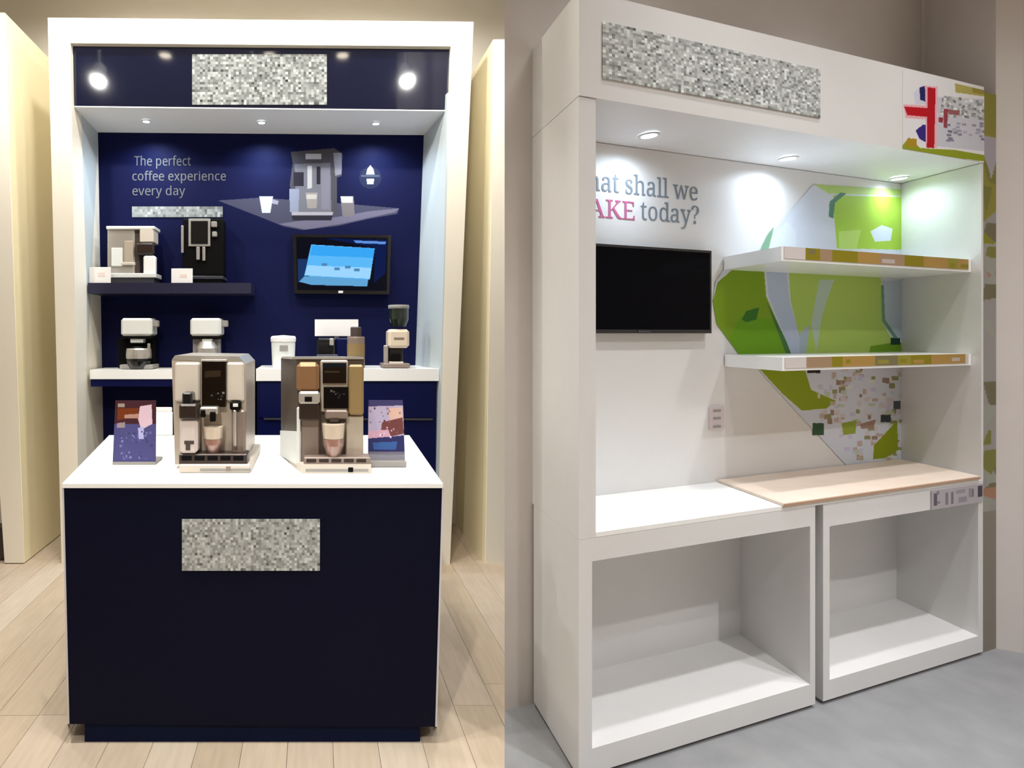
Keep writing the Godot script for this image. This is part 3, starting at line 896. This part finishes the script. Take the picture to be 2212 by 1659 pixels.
func upper_shelf_goods() -> void:
	var z := 2.95
	var top := 610.5
	# height of the shelf top seen at distance z
	var hy := at(0, 611, 2.89).y
	var yb := CY - (hy - EYE) / z * F
	var t := thing("espresso_machine", "white espresso machine at the left end of the navy shelf", "coffee machine", at(283, yb, z))
	part(t, "body", pbox(231, 491, 290, 600, z + 0.01, 0.1, 0.008), M.silver)
	part(t, "top_plate", pbox(229, 488, 334, 495, z, 0.11, 0.003), M.white_plastic)
	part(t, "middle_column", pbox(290, 494, 302, 600, z + 0.02, 0.09, 0.003), M.espresso)
	part(t, "group_head", pbox(301, 492, 331, 524, z, 0.1, 0.006), M.ivory)
	part(t, "portafilter", pbox(292, 524, 332, 550, z - 0.01, 0.04, 0.01), M.dark_brown)
	part(t, "milk_jug", pbox(309, 552, 335, 592, z - 0.01, 0.04, 0.008), M.white_card)
	part(t, "front_panel", pbox(240, 535, 264, 575, z + 0.004, 0.01, 0.003), M.white_plastic)
	part(t, "front_panel", pbox(268, 520, 288, 566, z + 0.004, 0.01, 0.003), M.champagne)
	part(t, "lever", pbox(262, 566, 291, 572, z, 0.02, 0.002), M.ivory)
	part(t, "drip_tray", pbox(236, 590, 336, 600, z - 0.02, 0.12, 0.003), M.white_plastic)
	part(t, "base", pbox(236, 599, 332, yb, z - 0.015, 0.12, 0.002), M.screen_grey)
	t = thing("espresso_machine", "black espresso machine with bright outlines on the navy shelf", "coffee machine", at(432, yb, z))
	part(t, "body", pbox(394, 472, 482, 596, z + 0.015, 0.1, 0.006), M.black_matt)
	var fr := part(t, "window_frame", pbox(407, 472, 454, 532, z + 0.006, 0.012, 0.002), M.grey_plastic)
	part(fr, "window", pbox(412, 477, 449, 527, z + 0.003, 0.01, 0.002), M.black)
	part(t, "handle", pbox(391, 487, 396, 546, z, 0.012, 0.002), M.silver)
	part(t, "knob", pbox(456, 478, 468, 490, z, 0.02, 0.003), M.silver)
	part(t, "knob", pbox(458, 500, 468, 511, z, 0.02, 0.003), M.grey_plastic)
	part(t, "spout", pbox(424, 533, 431, 561, z, 0.012, 0.002), M.grey_plastic)
	part(t, "spout", pbox(437, 533, 443, 563, z, 0.012, 0.002), M.silver)
	part(t, "drip_tray", pbox(398, 596, 482, 603, z - 0.02, 0.13, 0.002), M.screen_grey)
	part(t, "base", pbox(400, 602, 480, yb, z - 0.015, 0.12, 0.001), M.black_matt)
	# price cards leaning at the shelf's front
	z = 2.905
	yb = CY - (hy - EYE) / z * F
	for q: Array in [[193, 239, 577, "pale price card before the white espresso machine"], [370, 416, 580, "pale price card before the black espresso machine"]]:
		t = thing("price_card", q[3], "price card", at((q[0] + q[1]) / 2.0, yb, z), "price cards on the navy shelf")
		part(t, "card", pbox(q[0], q[2], q[1], yb, z, 0.003, 0.0008), M.white_card)
		part(t, "printed_price", pbox(q[0] + 18, q[2] + 12, q[0] + 34, q[2] + 20, z - 0.0006, 0.001, 0.0002), M.pink_card)
		part(t, "foot", pbox(q[0] + 10, yb - 3, q[1] - 10, yb, z + 0.003, 0.025, 0.0008), M.white_card)

func drip_machine(x: float, z: float, yb: float, open_body: bool, label: String) -> void:
	var t := thing("drip_coffee_machine", label, "coffee machine", at(x, yb, z), "drip machines on the white shelf")
	part(t, "head", pbox(x - 34, 687, x + 33, 726, z - 0.03, 0.12, 0.012), M.white_plastic)
	part(t, "lever", pbox(x + 34, 692, x + 48, 706, z - 0.005, 0.03, 0.004), M.grey_plastic)
	part(t, "head_seam", pbox(x - 34, 726, x + 34, 732, z - 0.022, 0.11, 0.002), M.black_matt)
	if open_body:
		part(t, "body", pbox(x - 40, 731, x + 40, 796, z + 0.03, 0.06, 0.006), M.black_matt)
		part(t, "filter_holder", pbox(x - 13, 729, x + 15, 741, z - 0.015, 0.05, 0.004), M.white_plastic)
		part(t, "carafe", lathe_at(x + 6, z, [[20, 796], [26, 780], [24, 752], [18, 748], [0, 748]]), M.black)
		part(t, "carafe_band", lathe_at(x + 6, z, [[26.5, 774], [27, 766], [26, 755], [24.4, 752]]), M.silver)
		part(t, "carafe_handle", pbox(x + 24, 742, x + 30, 770, z - 0.03, 0.01, 0.002), M.silver)
	else:
		part(t, "body", pbox(x - 28, 731, x + 30, 796, z + 0.03, 0.06, 0.006), M.grey_plastic)
		part(t, "carafe", lathe_at(x + 4, z, [[18, 796], [24, 780], [24, 752], [16, 738], [0, 738]]), M.silver)
		part(t, "carafe_lid", pbox(x - 8, 730, x + 14, 740, z - 0.015, 0.04, 0.004), M.white_plastic)
	part(t, "base", pbox(x - 36, 788, x + 36, yb, z - 0.035, 0.12, 0.003), M.grey_plastic)

func back_counter_goods() -> void:
	var z := 2.94
	var h := at(0, 799, 2.87).y
	var yb := CY + (EYE - h) / z * F
	drip_machine(294, z, yb, true, "white-headed drip machine with a black body on the white shelf")
	drip_machine(444, z, yb, false, "white-headed drip machine half hidden behind the silver machine")
	h = at(0, 797, ZF + 0.02).y
	z = 2.9
	yb = CY + (EYE - h) / z * F
	var t := thing("storage_canister", "white lidded canister on the back cabinet left of the bronze machine", "canister", at(612, yb, z))
	part(t, "jar", lathe_at(612, z, [[0, yb], [23, yb], [24, yb - 4], [26, 742], [26, 738], [0, 738]]), M.white_plastic)
	part(t, "lid", lathe_at(612, z, [[27, 738], [27.5, 730], [25, 726], [0, 724]]), M.white_card)
	part(t, "badge", pbox(604, 746, 622, 758, z - 0.064, 0.003, 0.0005), M.grey_plastic)
	z = 2.95
	yb = CY + (EYE - h) / z * F
	t = thing("pod_machine", "small black capsule machine under the white notice", "coffee machine", at(715, yb, z))
	part(t, "body", pbox(684, 730, 724, yb, z, 0.06, 0.01), M.black)
	part(t, "side_tank", pbox(724, 730, 754, yb - 1, z + 0.02, 0.04, 0.008), M.navy_cab)
	part(t, "spout", pbox(712, 731, 721, 746, z - 0.02, 0.03, 0.003), M.silver)
	part(t, "tray", pbox(684, 766, 730, 775, z - 0.03, 0.04, 0.003), M.screen_grey)
	t = thing("notice_card", "blank white notice card standing above the capsule machine", "card", at(727, 729, 3.02))
	part(t, "card", slab([[680, 690], [774, 690], [774, 726], [680, 726]], 3.02, 3.028), M.white_card)
	part(t, "stand", slab([[722, 726], [732, 726], [732, 794], [722, 794]], 3.026, 3.034), M.grey_plastic)
	z = 2.86
	yb = CY + (EYE - h) / z * F
	t = thing("coffee_tin", "brown coffee tin with a dark cap behind the bronze machine", "tin", at(769, yb, z))
	part(t, "tin_body", lathe_at(769, z, [[0, yb], [19, yb], [19, 730], [18, 727], [0, 727]]), M.taupe)
	part(t, "tin_label", lathe_at(769, z, [[19.4, 768], [19.4, 742]]), M.olive_metal)
	part(t, "cap", lathe_at(769, z, [[12, 727], [12, 708], [10, 706], [0, 706]]), M.espresso)
	z = 2.86
	yb = CY + (EYE - h) / z * F
	t = thing("coffee_grinder", "cream coffee grinder with a dark glass hopper at the cabinet's right end", "grinder", at(860, yb, z))
	part(t, "hopper", lathe_at(861, z, [[15, 706], [21, 690], [21, 665], [0, 665]]), M.dark_glass)
	part(t, "hopper_rim", lathe_at(861, z, [[22, 667], [23, 663], [22, 659], [0, 659]]), M.grey_plastic)
	part(t, "head", pbox(839, 711, 885, 752, z - 0.04, 0.11, 0.014), M.milk)
	part(t, "dial_line", pbox(851, 729, 873, 734, z - 0.041, 0.003, 0.0005), M.taupe)
	part(t, "neck", pbox(841, 752, 871, yb - 9, z + 0.005, 0.06, 0.006), M.dark_brown)
	part(t, "side_rail", pbox(829, 746, 839, yb - 9, z, 0.02, 0.003), M.silver)
	part(t, "doser", pbox(846, 764, 866, 783, z - 0.03, 0.04, 0.005), M.black_matt)
	part(t, "base", pbox(826, yb - 9, 886, yb, z - 0.05, 0.12, 0.003), M.taupe)
	part(t, "base_plate", pbox(842, yb - 13, 872, yb - 8, z - 0.045, 0.04, 0.002), M.ivory)

func wall_screen() -> void:
	var z := ZB - 0.05
	var img := Image.create(200, 116, false, Image.FORMAT_RGB8)
	img.fill(rgb(8, 10, 22))
	var o := Vector2(640, 512)
	var P := func(a: Array) -> Array:
		var r := []
		for k in range(0, a.size(), 2):
			r.append(Vector2(a[k], a[k + 1]) - o)
		return r
	fill(img, P.call([700, 514, 838, 516, 836, 590, 812, 612, 812, 534]), rgb(6, 22, 70))
	fill(img, P.call([765, 518, 836, 520, 835, 526, 770, 524]), rgb(90, 140, 214))  # pale strip: a reflection painted into the screen picture
	fill(img, P.call([642, 560, 664, 560, 652, 612, 642, 612]), rgb(24, 50, 96))
	fill(img, P.call([656, 598, 800, 600, 797, 619, 672, 617, 644, 610]), rgb(92, 158, 206))
	fill(img, P.call([673, 528, 812, 535, 803, 604, 656, 597]), rgb(88, 178, 240))
	fill(img, P.call([675, 530, 812, 536, 809, 556, 670, 552]), rgb(52, 160, 236))
	fill(img, P.call([664, 574, 806, 578, 803, 602, 657, 596]), rgb(150, 206, 248))
	for q: Array in [[696, 569], [724, 578], [748, 574], [768, 580]]:
		fill(img, P.call([q[0], q[1], q[0] + 12, q[1], q[0] + 12, q[1] + 6, q[0], q[1] + 6]), rgb(74, 130, 176))
	var t := thing("wall_screen", "small wall television showing a blue picture on the navy panel", "television", at(738, 634, z))
	part(t, "housing", slab([[632, 506], [845, 508], [841, 636], [636, 634]], z, ZB), M.black)
	var m := printed(img, 0.2)
	m.emission_enabled = true
	m.emission_texture = m.albedo_texture
	m.emission = Color.BLACK
	m.emission_operator = BaseMaterial3D.EMISSION_OP_ADD
	m.emission_energy_multiplier = 1.0
	m.albedo_color = Color(0.1, 0.1, 0.1)
	part(t, "display", sheet(at(640, 512, z - 0.002), at(838, 514, z - 0.002), at(835, 628, z - 0.002), at(642, 626, z - 0.002), Vector3(0, 0, -0.002)), m)
	part(t, "badge", slab([[731, 628], [741, 628], [741, 633], [731, 633]], z - 0.003, z), M.white_plastic)
	var l := AreaLight3D.new()
	l.name = "screen_light"
	l.area_size = Vector2(0.34, 0.2)
	l.light_color = Color(0.4, 0.72, 1.0)
	l.light_energy = 0.06
	l.area_range = 6.0
	l.shadow_enabled = true
	t.add_child(l)
	l.position = at(735, 570, z - 0.02) - t.position
	l.rotation.y = PI

# ---------------------------------------------------------------- right booth
var SL := 0.0
var SR := 0.0

func right_booth() -> void:
	SR = rs(2124)
	var sj := rs(1287)
	var hb := rh(1700, 283)          # underside of the fascia
	var ht := rh(1700, 86)           # top
	var hcnt := rh(1700, 1092)       # counter level
	var t := thing("kitchen_booth", "white open kitchen booth with a lit recess and a lime print", "booth", rpt(SR / 2, 0.1, 0))
	part(t, "side_panel", rboard(0, sj, 0, 0.30, hcnt - 0.0125, hb), M.white_board)
	part(t, "side_panel", rboard(SR - 0.012, SR, 0, 0.30, hcnt - 0.0125, hb), M.white_board)
	var fa := part(t, "fascia", rboard(0, SR, -0.002, 0.30, hb + 0.002, ht), M.white_board)
	part(fa, "sign_panel", rsheet(rs(1300), rs(1769), -0.005, rh(1530, 212), rh(1530, 99), 0.003), printed(mosaic(84, 22, 0.74, 0.24, 6), 0.6, true), false, "grey speckled sign panel")
	part(fa, "printed_label", rsheet(rs(1948), rs(2124), -0.0028, hb + 0.004, ht - 0.012, 0.0008), printed(label_print(hb + 0.004, ht - 0.012), 0.5), false, "white label with a red cross emblem on green")
	part(t, "back_panel", rboard(sj, SR - 0.012, RDEPTH, 0.30, hcnt, hb), M.white_board)
	# print on the back panel
	var s0 := rs(1532, RDEPTH)
	var s1 := SR - 0.0125
	var h0 := hcnt + 0.002
	var h1 := rh(1850, 396, RDEPTH)
	part(t, "wall_print", rsheet(s0, s1, RDEPTH - 0.002, h0, h1, 0.0015), lime_material(s0, s1, h0, h1), false, "lime and leaf picture cut out on the back panel")
	# lettering
	var turn := atan2(RU.y, RU.x)
	var zl := RDEPTH - 0.001
	var put := func(text: String, xa: float, xb: float, ya: float, yb_: float, mat: Material) -> void:
		var sa := rs(xa, zl)
		var sb := rs(xb, zl)
		var mid := (xa + xb) / 2.0
		var lo := rh(mid, yb_, zl)
		var hi := rh(mid, ya, zl)
		lettering(t, "wall_lettering", text, "Droid Serif", rpt(sa, zl, lo), sb - sa, hi - lo, turn, mat)
	put.call("What shall we", 1222, 1507, 376, 420, M.ink_grey)
	put.call("BAKE", 1238, 1371, 430, 470, M.ink_pink)
	put.call("today?", 1384, 1510, 438, 492, M.ink_grey)
	# spots in the ceiling of the recess
	for q: Array in [[1402, 291, "left", 0.15], [1702, 341, "middle", 0.19], [1942, 384, "right", 0.08]]:
		var k: float = (q[0] - CX) / F
		# distance at which the ray meets the ceiling
		var z: float = (hb - EYE) * F / (CY - q[1])
		recess_lamp(Vector3(k * z, hb - 0.001, -z), q[3], 0.022, 86.0, "small recessed spotlight, %s one above the white booth's recess" % q[2], "spotlights in the white booth")
	# printed board at the right edge
	var pr := Image.create(20, 400, false, Image.FORMAT_RGB8)
	pr.fill(rgb(150, 146, 142))
	fill(pr, [Vector2(0, 0), Vector2(20, 0), Vector2(20, 80), Vector2(0, 95)], rgb(138, 132, 60))
	var r := RandomNumberGenerator.new()
	r.seed = 5
	var pal := [rgb(120, 118, 60), rgb(150, 152, 140), rgb(110, 104, 80), rgb(166, 160, 166), rgb(160, 118, 96), rgb(132, 130, 40)]
	for i in 26:
		var y := r.randi_range(30, 290)
		fill(pr, [Vector2(r.randf() * 8, y), Vector2(8 + r.randf() * 12, y), Vector2(8 + r.randf() * 12, y + r.randi_range(6, 20)), Vector2(r.randf() * 8, y + r.randi_range(6, 20))], pal[r.randi() % pal.size()])
	fill(pr, [Vector2(0, 300), Vector2(20, 300), Vector2(20, 400), Vector2(0, 400)], rgb(134, 126, 116))
	var sb := part(t, "edge_board", rboard(SR + 0.001, rs(2163, 0.01), 0.01, 0.022, 0.0, ht - 0.01), M.white_board)
	part(sb, "edge_print", rsheet(SR + 0.001, rs(2163, 0.01), 0.009, 0.0, ht - 0.01, 0.001), printed(pr, 0.6), false, "narrow strip printed with green and brown patches")

func label_print(h0: float, h1: float) -> Image:
	var s0 := rs(1948)
	var s1 := rs(2124)
	var w := 180
	var h := 150
	var img := Image.create(w, h, false, Image.FORMAT_RGB8)
	img.fill(rgb(224, 222, 223))
	var P := func(a: Array) -> Array:
		var r := []
		for k in range(0, a.size(), 2):
			r.append(Vector2((rs(a[k]) - s0) / (s1 - s0) * w, (h1 - rh(a[k], a[k + 1] - 8.0 - (a[k] - 1948.0) * 0.05)) / (h1 - h0) * h))
		return r
	fill(img, P.call([2060, 185, 2124, 205, 2124, 226, 2062, 214]), rgb(176, 166, 92))
	fill(img, P.call([2098, 192, 2124, 200, 2124, 222, 2098, 216]), rgb(150, 138, 62))
	fill(img, P.call([1948, 322, 1962, 306, 1985, 330, 2010, 333, 2060, 338, 2124, 352, 2124, 366, 1948, 334]), rgb(140, 152, 34))
	fill(img, P.call([1958, 308, 1978, 310, 1978, 328, 1956, 326]), rgb(168, 134, 36))
	# emblem: red cross with blue quarters
	fill(img, P.call([1972, 210, 1988, 196, 2000, 196, 2000, 236, 1975, 236]), rgb(206, 206, 222))
	fill(img, P.call([1984, 200, 2000, 196, 2000, 232, 1986, 226]), rgb(36, 34, 92))
	fill(img, P.call([1976, 292, 1992, 280, 2000, 282, 2000, 320, 1984, 310]), rgb(54, 36, 122))
	fill(img, P.call([1996, 196, 2024, 200, 2022, 332, 1998, 330]), rgb(230, 176, 188))
	fill(img, P.call([1950, 234, 2006, 240, 2006, 270, 1954, 264]), rgb(230, 170, 180))
	fill(img, P.call([2002, 200, 2019, 203, 2016, 332, 2000, 330]), rgb(178, 18, 34))
	fill(img, P.call([1951, 239, 2010, 246, 2010, 265, 1958, 258]), rgb(184, 16, 32))
	# the small label: specks and a short red word shape
	fill(img, P.call([2024, 222, 2124, 232, 2124, 344, 2022, 328]), rgb(198, 198, 206))
	var r := RandomNumberGenerator.new()
	r.seed = 77
	for i in 150:
		var x := r.randf_range(2028, 2122)
		var y := r.randf_range(218, 258) + (x - 2028) * 0.16
		var g := r.randi_range(120, 235)
		fill(img, P.call([x, y, x + 6, y + 1, x + 6, y + 7, x, y + 6]), rgb(g, g + 3, g + 2))
	fill(img, P.call([2036, 248, 2046, 249, 2044, 290, 2036, 288]), rgb(150, 62, 74))
	fill(img, P.call([2026, 266, 2036, 267, 2034, 278, 2026, 276]), rgb(150, 56, 60))
	fill(img, P.call([2046, 250, 2072, 254, 2070, 264, 2046, 260]), rgb(152, 92, 96))
	for i in 26:
		var x := r.randf_range(2040, 2118)
		var y := r.randf_range(276, 322)
		var g := r.randi_range(110, 180)
		fill(img, P.call([x, y, x + 9, y + 1, x + 9, y + 6, x, y + 5]), rgb(g, g - 4, g + 12))
	return img

func lime_material(s0: float, s1: float, h0: float, h1: float) -> StandardMaterial3D:
	var w := 420
	var h := 620
	var img := Image.create(w, h, false, Image.FORMAT_RGBA8)
	img.fill(Color(0.85, 0.86, 0.88, 0.0))
	var d := RDEPTH - 0.002
	var P := func(a: Array) -> Array:
		var r := []
		for k in range(0, a.size(), 2):
			r.append(Vector2((rs(a[k], d) - s0) / (s1 - s0) * w, (h1 - rh(a[k], a[k + 1], d)) / (h1 - h0) * h))
		return r
	var R := func(x: float, y: float, x2: float, y2: float) -> Array: return P.call([x, y, x2, y, x2, y2, x, y2])
	fill(img, P.call([1757, 398, 1960, 410, 1960, 1005, 1828, 1005, 1730, 900, 1640, 800, 1590, 755, 1555, 705, 1540, 650, 1545, 610, 1565, 580, 1590, 565, 1640, 540, 1690, 480, 1725, 435]), rgb(208, 214, 226))
	fill(img, P.call([1640, 545, 1700, 478, 1720, 500, 1720, 550]), rgb(214, 222, 228))
	fill(img, P.call([1660, 505, 1672, 490, 1660, 540, 1640, 545]), rgb(120, 160, 130))
	fill(img, P.call([1757, 398, 1960, 410, 1960, 424, 1790, 418]), rgb(178, 206, 120))
	fill(img, P.call([1800, 422, 1960, 426, 1960, 540, 1808, 536, 1802, 470]), rgb(166, 204, 70))
	fill(img, P.call([1812, 500, 1860, 496, 1850, 538, 1812, 538]), rgb(186, 218, 112))
	fill(img, P.call([1815, 416, 1828, 418, 1804, 438, 1800, 472, 1790, 468, 1792, 436]), rgb(84, 132, 112))
	fill(img, P.call([1880, 500, 1905, 486, 1928, 494, 1924, 520, 1890, 522]), rgb(216, 228, 240))
	fill(img, P.call([1585, 580, 1650, 578, 1655, 640, 1690, 720, 1712, 770, 1600, 770, 1570, 730, 1548, 700, 1540, 650, 1550, 610]), rgb(124, 158, 34))
	fill(img, P.call([1600, 680, 1672, 690, 1708, 768, 1600, 768, 1575, 735]), rgb(108, 160, 26))
	fill(img, P.call([1602, 690, 1612, 672, 1640, 664, 1634, 690, 1612, 696]), rgb(56, 112, 40))
	fill(img, P.call([1690, 718, 1712, 768, 1700, 770, 1655, 650]), rgb(70, 118, 64))
	fill(img, P.call([1655, 580, 1698, 584, 1706, 650, 1732, 740, 1736, 772, 1712, 772, 1690, 715, 1660, 640]), rgb(182, 196, 220))
	fill(img, P.call([1704, 588, 1902, 588, 1908, 700, 1945, 764, 1945, 774, 1740, 774, 1720, 700, 1708, 650]), rgb(172, 200, 98))
	fill(img, P.call([1770, 604, 1802, 604, 1776, 680, 1764, 760, 1752, 700]), rgb(180, 200, 186))
	fill(img, P.call([1728, 720, 1750, 700, 1740, 770, 1726, 770]), rgb(168, 186, 200))
	fill(img, P.call([1905, 606, 1960, 606, 1960, 738, 1925, 726, 1907, 680]), rgb(180, 196, 210))
	fill(img, P.call([1903, 616, 1909, 616, 1912, 690, 1942, 734, 1936, 738, 1905, 694]), rgb(112, 150, 130))
	fill(img, P.call([1880, 748, 1942, 738, 1960, 745, 1960, 774, 1876, 774]), rgb(112, 158, 36))
	fill(img, R.call(1924, 730, 1944, 745), rgb(28, 60, 52))
	# lower part: crumbs of white, lavender, brown and green
	fill(img, P.call([1640, 796, 1738, 796, 1752, 842, 1806, 866, 1786, 882, 1732, 887, 1690, 850]), rgb(140, 158, 24))
	var rr := RandomNumberGenerator.new()
	rr.seed = 9
	var pal := [rgb(206, 198, 204), rgb(190, 172, 162), rgb(216, 220, 216), rgb(150, 128, 112), rgb(198, 196, 222), rgb(184, 200, 178), rgb(146, 146, 100)]
	for i in 150:
		var x := rr.randf_range(1762, 1945)
		var y := rr.randf_range(796, 990)
		if y > 800 + (x - 1735) * 1.3 + 60 or y < 800 + (1770 - x):
			continue
		var a := rr.randf_range(6, 16)
		var b := rr.randf_range(5, 12)
		fill(img, R.call(x, y, x + a, y + b), pal[rr.randi() % pal.size()])
	fill(img, R.call(1744, 796, 1772, 806), rgb(44, 36, 30))
	fill(img, P.call([1818, 914, 1850, 908, 1848, 936, 1822, 940]), rgb(146, 166, 60))
	fill(img, R.call(1755, 914, 1780, 940), rgb(52, 84, 56))
	fill(img, P.call([1858, 916, 1892, 906, 1886, 926, 1860, 926]), rgb(160, 132, 118))
	fill(img, R.call(1902, 896, 1924, 912), rgb(52, 64, 70))
	fill(img, R.call(1930, 866, 1945, 884), rgb(80, 86, 92))
	fill(img, P.call([1888, 962, 1938, 908, 1940, 972, 1912, 990, 1886, 992]), rgb(136, 152, 22))
	var m := printed(img, 0.5)
	m.transparency = BaseMaterial3D.TRANSPARENCY_ALPHA_SCISSOR
	m.alpha_scissor_threshold = 0.5
	return m

func right_cabinets() -> void:
	var hc := rh(1700, 1092)
	var th := 0.012
	# white worktop on the left, beech board on the right
	var s1 := rs(1690)
	single("worktop", rboard(rs(1287) + 0.0005, SR - 0.0125, 0.0, RDEPTH - 0.0005, hc - th, hc), M.white_top, "white worktop under the black screen in the white booth", "worktop")
	var hb := hc + 0.001
	var t := thing("beech_board", "pale beech board lying on the right half of the white worktop", "board", rpt((s1 + SR) / 2, 0.1, hb))
	part(t, "board", rboard(s1, SR - 0.028, -0.004, RDEPTH - 0.006, hb, hb + 0.008), M.beech)
	part(t, "front_edge", rboard(s1, SR - 0.028, -0.006, -0.004, hb - 0.002, hb + 0.006), M.beech_edge)
	# two open base cabinets
	cabinet(0.0, rs(1761), rs(1279), rs(1750), hc - th - 0.001, rh(1500, 1177), rh(1500, 1552), "open white base cabinet under the black screen")
	cabinet(rs(1778), SR - 0.002, rs(1792), rs(2113), hc - th - 0.001, rh(1950, 1111), rh(1950, 1422), "open white base cabinet under the beech board")
	# grey lettered patch on the right cabinet's rail
	var img := Image.create(110, 40, false, Image.FORMAT_RGB8)
	img.fill(rgb(176, 170, 176))
	for q: Array in [[4, 6, 7, 26, 96], [10, 2, 5, 8, 130], [10, 24, 7, 5, 130], [28, 8, 6, 26, 128], [40, 8, 5, 26, 120], [50, 6, 20, 8, 150], [56, 22, 18, 12, 146], [78, 6, 5, 20, 140], [84, 8, 5, 18, 120], [98, 4, 10, 24, 70]]:
		img.fill_rect(Rect2i(q[0], q[1], q[2], q[3]), rgb(q[4], q[4] - 4, q[4] + 4))
	single("lettered_plate", rsheet(rs(2010), rs(2121), -0.004, rh(2065, 1092), rh(2065, 1052), 0.003), printed(img, 0.5), "grey plate with blurred dark letters on the right cabinet's rail", "plate")

func cabinet(sa: float, sb: float, ia: float, ib: float, top: float, open_top: float, lip: float, label: String) -> void:
	var base := 0.012
	var t := thing("base_cabinet", label, "cabinet", rpt((sa + sb) / 2, 0.1, 0.0), "open base cabinets of the white booth")
	var d1 := 0.29
	part(t, "side_panel", rboard(sa, ia, 0.0, d1, base, top), M.white_board)
	part(t, "side_panel", rboard(ib, sb, 0.0, d1, base, top), M.white_board)
	part(t, "top_rail", rboard(ia, ib, 0.0, d1, open_top, top), M.white_board)
	part(t, "bottom_board", rboard(ia, ib, 0.0, d1, base, lip), M.white_board)
	part(t, "back_board", rboard(ia, ib, d1 - 0.015, d1, lip, open_top), M.white_board)
	part(t, "plinth", rboard(sa + 0.01, sb - 0.01, 0.025, d1 - 0.02, 0.0, base), M.white_board)

func right_fittings() -> void:
	var zt := RDEPTH - 0.03
	# screen
	var t := thing("wall_screen", "black switched-off television on the white booth's back panel", "television", rpt(rs(1400, zt), zt, rh(1400, 720, zt)))
	var sa := rs(1232, zt)
	var sb := rs(1537, zt)
	var lo := rh(1400, 720, zt)
	var hi := rh(1400, 533, zt)
	part(t, "housing", rboard(sa, sb, zt, RDEPTH, lo, hi), M.black)
	part(t, "display", rboard(sa + 0.008, sb - 0.008, zt - 0.001, zt, lo + 0.012, hi - 0.008), M.tv_glass)
	part(t, "badge", rboard(rs(1378, zt), rs(1404, zt), zt - 0.002, zt, lo + 0.003, lo + 0.009), M.screen_grey)
	# shelves
	shelf_board(rs(1688, 0.03), rh(1900, 547, 0.03), rh(1900, 576, 0.03), 21, "upper white shelf across the lime print with a printed front edge")
	shelf_board(rs(1690, 0.03), rh(1900, 768, 0.03), rh(1900, 795, 0.03), 22, "lower white shelf across the lime print with a printed front edge")
	# socket
	var s := rs(1546, RDEPTH)
	t = thing("wall_socket", "small pale double socket on the panel under the black screen", "socket", rpt(s, RDEPTH, rh(1546, 925, RDEPTH)))
	part(t, "cover_plate", rboard(rs(1530, RDEPTH), rs(1562, RDEPTH), RDEPTH - 0.006, RDEPTH, rh(1546, 925, RDEPTH), rh(1546, 878, RDEPTH)), M.socket)
	for y: float in [887, 903, 921]:
		part(t, "slot", rboard(rs(1538, RDEPTH), rs(1554, RDEPTH), RDEPTH - 0.0072, RDEPTH - 0.005, rh(1546, y + 2, RDEPTH), rh(1546, y - 3, RDEPTH)), M.grey_plastic)

func shelf_board(sa: float, hi: float, lo: float, seed_: int, label: String) -> void:
	var t := thing("shelf_board", label, "shelf", rpt((sa + SR) / 2, 0.15, lo), "white shelves of the white booth")
	var sb := SR - 0.013
	part(t, "board", rboard(sa, sb, 0.03, RDEPTH - 0.003, lo, hi), M.white_top)
	var img := Image.create(200, 16, false, Image.FORMAT_RGB8)
	img.fill(rgb(206, 198, 196))
	var r := RandomNumberGenerator.new()
	r.seed = seed_
	var pal := [rgb(136, 124, 26), rgb(168, 134, 72), rgb(186, 174, 168), rgb(146, 138, 52), rgb(160, 132, 104), rgb(120, 112, 80)]
	var x := 20
	while x < 196:
		var w := r.randi_range(10, 30)
		img.fill_rect(Rect2i(x, 0, w, 16), pal[r.randi() % pal.size()])
		if r.randf() < 0.6:
			img.fill_rect(Rect2i(x + 3, r.randi_range(0, 8), maxi(3, w / 2), 6), pal[r.randi() % pal.size()])
		x += w
	part(t, "printed_edge", rsheet(sa + 0.01, sb - 0.02, 0.028, lo + 0.008, hi, 0.002), printed(img, 0.5), false, "front edge strip with brown and olive print")
